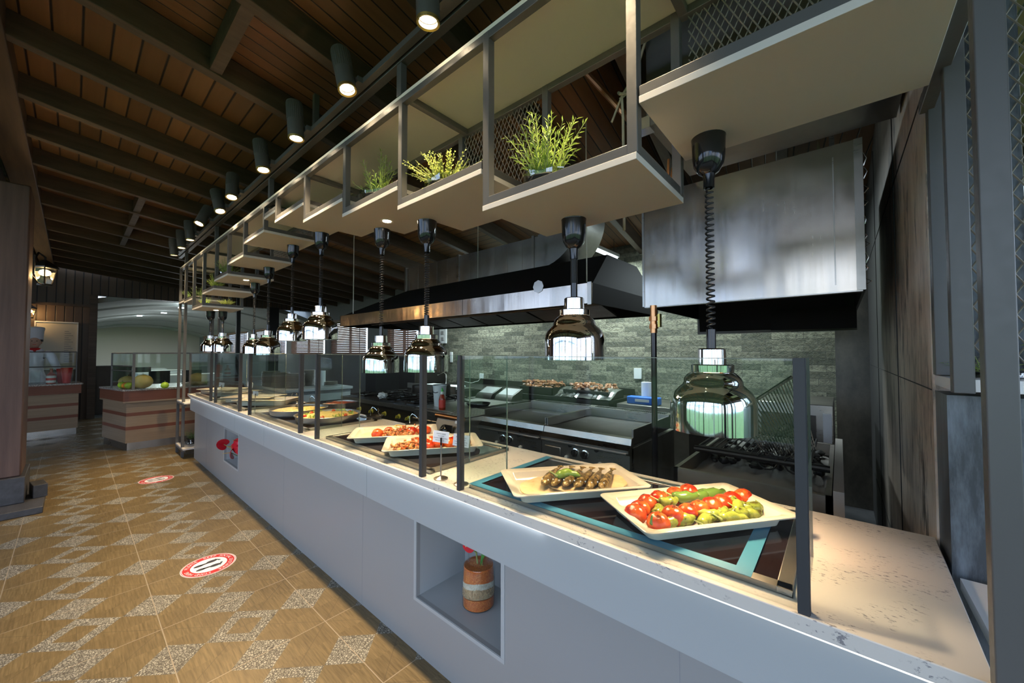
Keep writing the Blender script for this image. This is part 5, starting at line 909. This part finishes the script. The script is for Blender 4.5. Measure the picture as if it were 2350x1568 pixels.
while z < 2.38: nz_ = z + rnd.uniform(.02, .06); m.tube([(bx1 + .002, 2.31, z), (bx1 + rnd.uniform(.004, .02), 2.305, (z + nz_) / 2), (bx1 + .002, 2.31, nz_)], rnd.uniform(.002, .004), 5); z = nz_ + rnd.uniform(0, .05)
m.build('torn_sealant', 'foil', t); MB().box(-.02, 2.36, 2.415, 0, 2.39, zr(2.4) + .15).build('hanger', 'stainless', t); MB().tube([(-.06, 2.36, 2.41), (-.05, 2.36, zr(2.4) + .15)], .006, 6).build('hanging_rope', 'rope', t)
# big flat duct behind the frame's top right, wire and rope near it
t = thing('upper_duct', 'large grey duct box behind the mesh at the top', 'duct', (-.1, 2.0, 2.42)); MB().box(-.62, 1.62, 2.44, .20, 2.25, 2.86).build('sheet', 'duct_steel', t); MB().box(-.62, 1.612, 2.43, .20, 1.62, 2.465).build('lower_flange', 'stainless', t); MB().box(-.66, 1.60, 2.42, -.60, 1.66, 2.47).build('corner_bracket', 'foil', t)
tag(MB().tube([(-.66, 1.62, 2.44), (-.78, 1.60, 2.62), (-.93, 1.58, 2.84)], .014, 8).build('copper_pipe', 'copper'), 'copper pipe slanting down to the duct corner', 'pipe')
tag(MB().tube([(-.60, 1.60, 2.84), (-.66, 1.60, 2.68), (-.72, 1.59, 2.60), (-.715, 1.59, 2.50), (-.70, 1.56, 1.98)], .006, 6).tube([(-.74, 1.6, 2.63), (-.72, 1.57, 2.60), (-.70, 1.60, 2.61), (-.73, 1.59, 2.59)], .007, 6).tube([(-.72, 1.59, 2.6), (-.77, 1.59, 2.5)], .005, 6).build('knotted_rope', 'rope'), 'knotted grey rope hanging beside the copper pipe', 'rope')
tag(MB().tube([(-.445, 1.38, 2.0), (-.44, 1.39, 2.1), (-.43, 1.40, 2.15)], .006, 6).tube([(-.455, 1.37, 2.0), (-.45, 1.38, 2.14)], .004, 6).build('wire_bundle', 'copper'), 'wires tied to the frame post beside the largest heat lamp', 'wires')
# fluorescent fittings
def tube_light(x, y0, y1, z, lab, pw):
    t = thing('tube_light', lab, 'tube light', (x, (y0 + y1) / 2, z), 'tube lights over the kitchen'); MB().box(x - .03, y0, z + .02, x + .03, y1, z + .06).build('housing', 'white_plastic', t); MB().tube([(x, y0 + .02, z), (x, y1 - .02, z)], .013, 10).build('tube', 'tube_glow', t)
    for yy in (y0 + .1, y1 - .1): MB().tube([(x, yy, z + .05), (x, yy, zr(yy) + .15)], .004, 6).build('hanging_rod', 'steel_black', t)
    a = area('tube_glow_light', (x, (y0 + y1) / 2, z - .016), (0, 0, 0), .04, y1 - y0, pw, (.80, .95, 1)); a.parent = t; a.location -= W[t]
TW = 40
tube_light(-2.17, 3.72, 4.62, 2.66, 'glowing white tube light under the ceiling behind the canopy', TW)
tube_light(-4.6, 3.72, 4.62, 2.66, 'added tube light brightening the kitchen above the sink, hidden by the canopy', TW); tube_light(-.9, 3.72, 4.62, 2.66, 'added tube light brightening the kitchen above the side table, behind the box hood', TW * .5)  # unseen fittings added to brighten the dark kitchen
# =================================================================== PLATE ISLAND
t = thing('white_island', 'white island counter carrying stacks of plates', 'counter', (-7.2, 2.4, 0))
MB().box(-8.6, 1.98, .86, -5.98, 2.98, .90).build('top', 'laminate', t, bevel=.003); MB().box(-8.55, 2.0, .70, -6.02, 2.96, .86).build('apron', 'laminate', t); MB().box(-8.5, 2.05, 0, -6.12, 2.90, .70).build('cabinet', 'laminate', t)
pp_ = thing('plate', 'white plate', 'plate', (0, 0, 0)); MB().lathe([(.001, 0), (.07, 0), (.085, .004), (.134, .014), (.136, .017), (.132, .017), (.084, .008), (.001, .005)], (0, 0, 0), 28).build('dish', 'porcelain', pp_, sharp=60)
kp = list(pp_.children)[0]; first = True
for i, (x, y, n_, s, lab) in enumerate(((-6.95, 2.10, 21, 1, 'leftmost tall plate stack'), (-6.62, 2.14, 20, 1, 'middle tall plate stack'), (-6.33, 2.24, 19, 1, 'right tall plate stack'), (-6.62, 2.55, 26, .85, 'tallest plate stack, behind'), (-6.50, 2.56 + .28, 5, .9, 'low plate stack at the right'), (-7.25, 2.45, 16, .9, 'back left plate stack'))):
    for k in range(n_):
        p = (x + random.uniform(-.003, .003), y + random.uniform(-.003, .003), .90 + k * .0112 * s); lb = 'white plate %s the %s on the island' % ('at the bottom of' if k == 0 else 'on top of' if k == n_ - 1 else 'inside', lab); gp = lab.replace('plate stack', 'stack of plates')
        if first: pp_.location = p; pp_['label'] = lb; pp_['group'] = gp; pp_.scale = (s,) * 3; first = False
        else: copy_tree(pp_, p, lb, 0, s, gp)
tag(MB().box(-6.1, 3.9, 0, -5.6, 4.6, 1.36).build('tall_cabinet', 'dark_metal', bevel=.005), 'tall dark cabinet left of the sink', 'cabinet')
tag(MB().box(-7.3, 3.9, 0, -6.9, 4.5, 1.3).build('tall_cabinet', 'dark', bevel=.005), 'black cabinet behind the paper towel roll on the island', 'cabinet')
# =================================================================== KIOSKS AND FAR SIDE
t = thing('salad_kiosk', 'striped wooden kiosk with fruit behind a glass guard', 'kiosk', (-8.4, 1.1, 0)); po = [(-7.93, .53), (-7.98, 1.95), (-8.95, 1.85), (-8.87, .33)]
def off(po, d):
    cx_ = sum(p[0] for p in po) / 4; cy_ = sum(p[1] for p in po) / 4; return [(x + d * (1 if x > cx_ else -1), y + d * (1 if y > cy_ else -1)) for x, y in po]
MB().prism(off(po, -.02), 0, .11).build('toe_kick', 'stainless', t); MB().prism(po, .11, .88).build('cladding', 'kiosk_wood', t); MB().prism(off(po, .035), .70, .875).build('top_band', 'kiosk_wood', t); MB().prism(off(po, .045), .875, .90).build('stone_top', 'granite', t)
g = MB().box(-7.76, .58, .902, -7.754, 1.35, 1.42).box(-8.5, .40, .902, -8.494, 1.2, 1.42).add([(-7.76, .575, .902), (-8.5, .40, .902), (-8.5, .40, 1.42), (-7.76, .575, 1.42), (-7.76, .58, .902), (-8.5, .405, .902), (-8.5, .405, 1.42), (-7.76, .58, 1.42)], [(0, 1, 2, 3), (7, 6, 5, 4), (3, 2, 6, 7), (0, 4, 5, 1)]); g.build('glass_guard', 'glass', t, smooth=False)
MB().box(-7.77, .57, .90, -7.74, .60, 1.44).box(-7.77, .58, 1.42, -7.75, 1.36, 1.44).tube([(-7.76, .58, 1.43), (-8.5, .40, 1.43)], .010, 6).tube([(-7.76, .58, 1.24), (-8.5, .40, 1.24)], .008, 6).tube([(-7.76, .58, 1.17), (-8.5, .40, 1.17)], .008, 6).box(-8.51, .39, .90, -8.49, .41, 1.43).build('guard_frame', 'steel_black', t)
def fruit(nm, mat, p, r, lab, s=(1, 1, 1)):
    tt = thing(nm, lab, nm.replace('_', ' '), (p[0], p[1], .90), 'fruit on the kiosk'); MB().ball((p[0], p[1], .90 + r * s[2] * .98), (r * s[0], r * s[1], r * s[2]), 18, 12, .04).build('flesh', mat, tt); MB().tube([(p[0], p[1], .90 + r * s[2] * 1.9), (p[0] + .006, p[1], .90 + r * s[2] * 1.9 + .025)], .004, 5).build('stalk', 'stem', tt)
fruit('melon', 'melon', (-7.95, .70), .115, 'largest tan melon beside the kiosk\'s black post', (1, 1, .92)); fruit('melon', 'melon', (-8.36, .56), .10, 'smaller tan melon at the left in the kiosk', (1.1, 1, .9))
fruit('green_apple', 'apple', (-7.72, .86 + .06), .048, 'green apple right of the large melon'); fruit('green_apple', 'apple', (-8.02, .56), .05, 'green apple in front, left of the black post'); fruit('green_apple', 'apple', (-8.24, .50), .05, 'green apple at the front left in the kiosk'); fruit('green_apple', 'apple', (-8.25, .66), .05, 'green apple resting between the two melons'); fruit('orange', 'orange', (-8.12, .53), .046, 'orange in front of the green apples in the kiosk'); fruit('pineapple', 'orange', (-8.14, .66), .05, 'round orange fruit half hidden at the back of the kiosk')
for i, (x, y) in enumerate(((-8.1, 1.25), (-8.15, 1.45), (-8.3, 1.35))): tag(MB().lathe([(.001, 0), (.05, 0), (.09, .04), (.093, .045), (.086, .042), (.048, .006), (.001, .006)], (x, y, .90), 28).build('salad_bowl', 'porcelain'), 'white bowl on the fruit kiosk, ' + ['nearest', 'farthest right', 'at the back'][i], 'bowl', 'white bowls on the kiosk')
t = thing('drink_kiosk', 'striped wooden kiosk behind the pillar with a steel foot', 'kiosk', (-10.5, -.7, 0)); po = [(-10.08, -1.6), (-10.26, .085), (-10.95, .02), (-10.8, -1.7)]
MB().prism(off(po, -.015), 0, .11).build('toe_kick', 'foil', t); MB().prism(po, .11, .88).build('cladding', 'kiosk_wood', t); MB().prism(off(po, .03), .72, .875).build('top_band', 'kiosk_wood', t); MB().prism(off(po, .05), .875, .90).build('stone_top', 'granite', t)
MB().add([(-10.10, -1.5, .902), (-10.26, .05, .902), (-10.26, .05, 1.45), (-10.10, -1.5, 1.45), (-10.106, -1.5, .902), (-10.266, .05, .902), (-10.266, .05, 1.45), (-10.106, -1.5, 1.45)], [(0, 1, 2, 3), (7, 6, 5, 4)]).build('glass_guard', 'glass', t, smooth=False)
m = MB()
for z in (1.45, 1.195): m.tube([(-10.1, -1.5, z), (-10.26, .05, z)], .010, 6)
m.tube([(-10.26, .05, .9), (-10.26, .05, 1.45)], .010, 6).build('guard_frame', 'steel_black', t)
t = thing('syrup_bottle', 'small dark bottle with a red and white label on the far kiosk', 'bottle', (-10.35, -.235, .90)); MB().lathe([(.001, 0), (.055, 0), (.058, .02), (.058, .15), (.02, .20), (.018, .26), (.001, .26)], (-10.35, -.235, .90), 20).build('bottle_body', 'sauce', t); MB().lathe([(.059, .02), (.059, .14)], (-10.35, -.235, .90), 20).build('label', 'white_plastic', t); MB().lathe([(.0595, .06), (.0595, .10)], (-10.35, -.235, .90), 20).build('label_band', 'red', t)
tag(MB().lathe([(.001, 0), (.045, 0), (.075, .27), (.07, .27), (.04, .01), (.001, .01)], (-10.4, -.06, .90), 20).build('red_cup', 'red'), 'tall red paper cup on the far kiosk', 'cup'); tag(MB().lathe([(.001, 0), (.045, 0), (.065, .25), (.06, .25), (.04, .01), (.001, .01)], (-10.55, -.12, .90), 20).build('red_cup', 'red'), 'second red paper cup just behind the tall one', 'cup')
tag(MB().lathe([(.001, 0), (.055, 0), (.055, .2), (.04, .22), (.001, .22)], (-10.75, -.42, .90), 20).build('water_jug', 'glass'), 'clear jug at the left on the far kiosk', 'jug')
t = thing('menu_board', 'pale framed menu board on the far planked wall', 'board', (-12.37, -.22, 1.1)); MB().box(-12.38, -.50, 1.1, -12.36, .055, 2.07).build('panel', 'wall_cream', t); MB().box(-12.37, -.50, 2.06, -12.34, .07, 2.085).box(-12.37, .05, 1.1, -12.34, .07, 2.07).box(-12.37, -.52, 1.1, -12.34, -.50, 2.085).box(-12.37, -.5, 1.08, -12.34, .07, 1.1).build('board_frame', 'white_plastic', t)
m = MB()
for k in range(15): m.box(-12.358, -.12, 1.25 + k * .045, -12.357, .0 - .03 * (k % 3), 1.262 + k * .045)
m.build('written_lines', 'grey_plastic', t)
# chef behind the far kiosk
def skin_chain(name, pts, edges, mat, parent, sub=2, root=0):
    me = bpy.data.meshes.new(name); me.from_pydata([Vector(p[:3]) - W[parent] for p in pts], edges, []); me.materials.append(M[mat]); me.shade_smooth()
    ob = bpy.data.objects.new(name, me); COL.objects.link(ob); ob.parent = parent; W[ob] = W[parent]
    bm = bmesh.new(); bm.from_mesh(me); ly = bm.verts.layers.skin.verify(); bm.verts.ensure_lookup_table()
    for v, p in zip(bm.verts, pts): v[ly].radius = (p[3], p[4] if len(p) > 4 else p[3]); v[ly].use_root = v.index == root
    bm.to_mesh(me); bm.free(); s = ob.modifiers.new('skin', 'SKIN'); s.use_smooth_shade = True; d = ob.modifiers.new('sub', 'SUBSURF'); d.levels = d.render_levels = sub; return ob
cx_, cy_ = -11.25, -.46
pr = thing('person', 'person in a white jacket, tall white hat and red neckerchief working behind the far kiosk', 'person', (cx_, cy_, 0))
bp = [(cx_, cy_, .92, .15, .12), (cx_, cy_, 1.12, .15, .11), (cx_, cy_, 1.32, .18, .12), (cx_ + .01, cy_, 1.44, .11, .09), (cx_ + .02, cy_, 1.52, .055), (cx_, cy_ - .19, 1.40, .075), (cx_, cy_ + .19, 1.40, .075), (cx_ + .10, cy_ - .26, 1.14, .055), (cx_ + .10, cy_ + .27, 1.16, .055), (cx_ + .34, cy_ - .20, 1.08, .042), (cx_ + .36, cy_ + .36, 1.10, .042), (cx_, cy_ - .10, .50, .085), (cx_, cy_ + .10, .50, .085), (cx_ - .02, cy_ - .11, .08, .05), (cx_ - .02, cy_ + .11, .08, .05), (cx_ + .12, cy_ - .11, .05, .045), (cx_ + .12, cy_ + .11, .05, .045), (cx_, cy_ - .10, .84, .10), (cx_, cy_ + .10, .84, .10)]
skin_chain('body', bp, [(0, 1), (1, 2), (2, 3), (3, 4), (3, 5), (3, 6), (5, 7), (6, 8), (7, 9), (8, 10), (0, 17), (0, 18), (17, 11), (18, 12), (11, 13), (12, 14), (13, 15), (14, 16)], 'chef_white', pr)
h = MB().ball((cx_ + .05, cy_, 1.635), (.095, .078, .115), 20, 14); h.ball((cx_ + .143, cy_, 1.625), (.018, .012, .020), 8, 6).ball((cx_ + .05, cy_ - .08, 1.63), (.02, .010, .028), 8, 6).ball((cx_ + .05, cy_ + .08, 1.63), (.02, .010, .028), 8, 6).tube([(cx_ + .02, cy_, 1.50), (cx_ + .035, cy_, 1.58)], .05, 12); h.build('head', 'skin', pr, sharp=80)
MB().ball((cx_ + .135, cy_ - .028, 1.65), .008, 8, 6).build('eye', 'dark', pr); MB().ball((cx_ + .135, cy_ + .028, 1.65), .008, 8, 6).build('eye', 'dark', pr); MB().box(cx_ + .13, cy_ - .022, 1.585, cx_ + .14, cy_ + .022, 1.591).build('mouth', 'label_red', pr)
MB().lathe([(.10, 0), (.102, .05), (.108, .15), (.118, .20), (.11, .225), (.06, .235), (.001, .237)], (cx_ + .02, cy_, 1.68), 24).build('chef_hat', 'chef_white', pr)
MB().lathe([(.075, 0), (.085, .015), (.078, .04), (.06, .05)], (cx_ + .02, cy_, 1.475), 20).tube([(cx_ + .09, cy_, 1.49), (cx_ + .12, cy_ + .01, 1.44)], [.022, .010], 8).build('neckerchief', 'red', pr)
MB().lathe([(.098, 0), (.10, .035), (.09, .04)], (cx_ + .015, cy_, 1.64), 20).build('hair', 'dark', pr)
for s, (hx, hy, hz) in ((-1, (cx_ + .36, cy_ - .195, 1.075)), (1, (cx_ + .38, cy_ + .365, 1.095))):
    pt = [(hx, hy, hz, .026, .018), (hx + .05, hy, hz - .005, .034, .016)]; ed = [(0, 1)]
    for k in range(4):
        o_ = (k - 1.5) * .019; L = (.055, .065, .06, .048)[k]; b = len(pt); pt += [(hx + .075, hy + o_, hz - .006, .009), (hx + .075 + L * .5, hy + o_ * 1.15, hz - .016, .008), (hx + .075 + L, hy + o_ * 1.2, hz - .038, .0065)]; ed += [(1, b), (b, b + 1), (b + 1, b + 2)]
    b = len(pt); pt += [(hx + .02, hy - s * .035, hz - .01, .011), (hx + .055, hy - s * .052, hz - .022, .009)]; ed += [(0, b), (b, b + 1)]
    skin_chain('hand', pt, ed, 'skin', pr, 1)
# white-clothed tables and dark chairs in the vaulted room
tb = thing('dining_table', 'white-clothed table nearest the opening in the vaulted room', 'table', (0, 0, 0), 'white-clothed tables in the far room')
MB().box(-.45, -.8, .73, .45, .8, .75).build('table_top', 'cloth_white', tb); MB().box(-.455, -.805, .50, .455, .805, .752).build('tablecloth_drop', 'cloth_white', tb)
for x, y in ((-.4, -.72), (.4, -.72), (-.4, .72), (.4, .72)): MB().box(x - .025, y - .025, 0, x + .025, y + .025, .73).build('leg', 'dark', tb)
TP = [(-15.6, 2.4), (-17.6, 2.2), (-19.6, 2.0), (-21.8, 1.8)]; tb.location = (*TP[0], 0); W[tb] = Vector(tb.location)
for i, p in enumerate(TP[1:]): copy_tree(tb, (*p, 0), ['second white-clothed table from the opening', 'third white-clothed table from the opening', 'farthest white-clothed table before the cream wall'][i])
ch = thing('dining_chair', 'dark chair', 'chair', (0, 0, 0), 'dark chairs in the far room'); MB().box(-.22, -.22, .43, .22, .22, .48).build('seat', 'dark', ch); MB().box(-.22, -.22, .48, -.18, .22, .92).build('backrest', 'dark', ch)
for x, y in ((-.19, -.19), (.19, -.19), (-.19, .19), (.19, .19)): MB().box(x - .02, y - .02, 0, x + .02, y + .02, .43).build('leg', 'dark', ch)
CP = [(-14.6, 1.6, PI, 'dark dining chair at the front left of the nearest far table'), (-14.6, 2.3, PI, 'dark dining chair at the front middle of the nearest far table'), (-14.0, .75, .6, 'dark chair standing alone just inside the opening'), (-18.6, 1.6, PI, 'dark chair between the second and third far tables')]
ch.location = (*CP[0][:2], 0); ch.rotation_euler = (0, 0, PI); ch['label'] = CP[0][3]
for x, y, r, lb in CP[1:]: copy_tree(ch, (x, y, 0), lb, r)
tag(MB().box(-13.6, .34, 0, -13.0, .95, 1.12).build('dark_cabinet', 'dark_metal', bevel=.01), 'dark grey cabinet just inside the far opening', 'cabinet')
for i, (x, y) in enumerate(((-16.5, 1.9), (-18.5, 1.5), (-14.2, 2.0))):
    t = thing('ceiling_spot', 'small glowing downlight in the white vault, ' + ['higher one', 'lower left one', 'one seen between the tower posts'][i], 'downlight', (x, y, 2.70), 'downlights in the white vault'); MB().cyl((x, y, 2.70), .07, 0, .02, 16).build('lens', 'cool_glow', t)
    light('vault_light', 'POINT', (x, y, 2.1), 8, (.85, .95, 1), t, size=.1)
for k, x in enumerate((-15, -20, -25)): area('vault_wash_%d' % k, (x, 2.0, 2.6), (0, 0, 0), 1.2, 1.2, 20, (.95, .98, .92))
tag(MB().box(-12.2, 3.55, 0, -12.0, 3.8, 2.7).build('dark_post', 'dark'), 'black post standing in the far opening behind the small lamps', 'post'); tag(MB().box(-11.2, 2.6, 0, -11.12, 2.68, 2.9).build('dark_post', 'dark'), 'thin black post left of the wider one in the far opening', 'post')
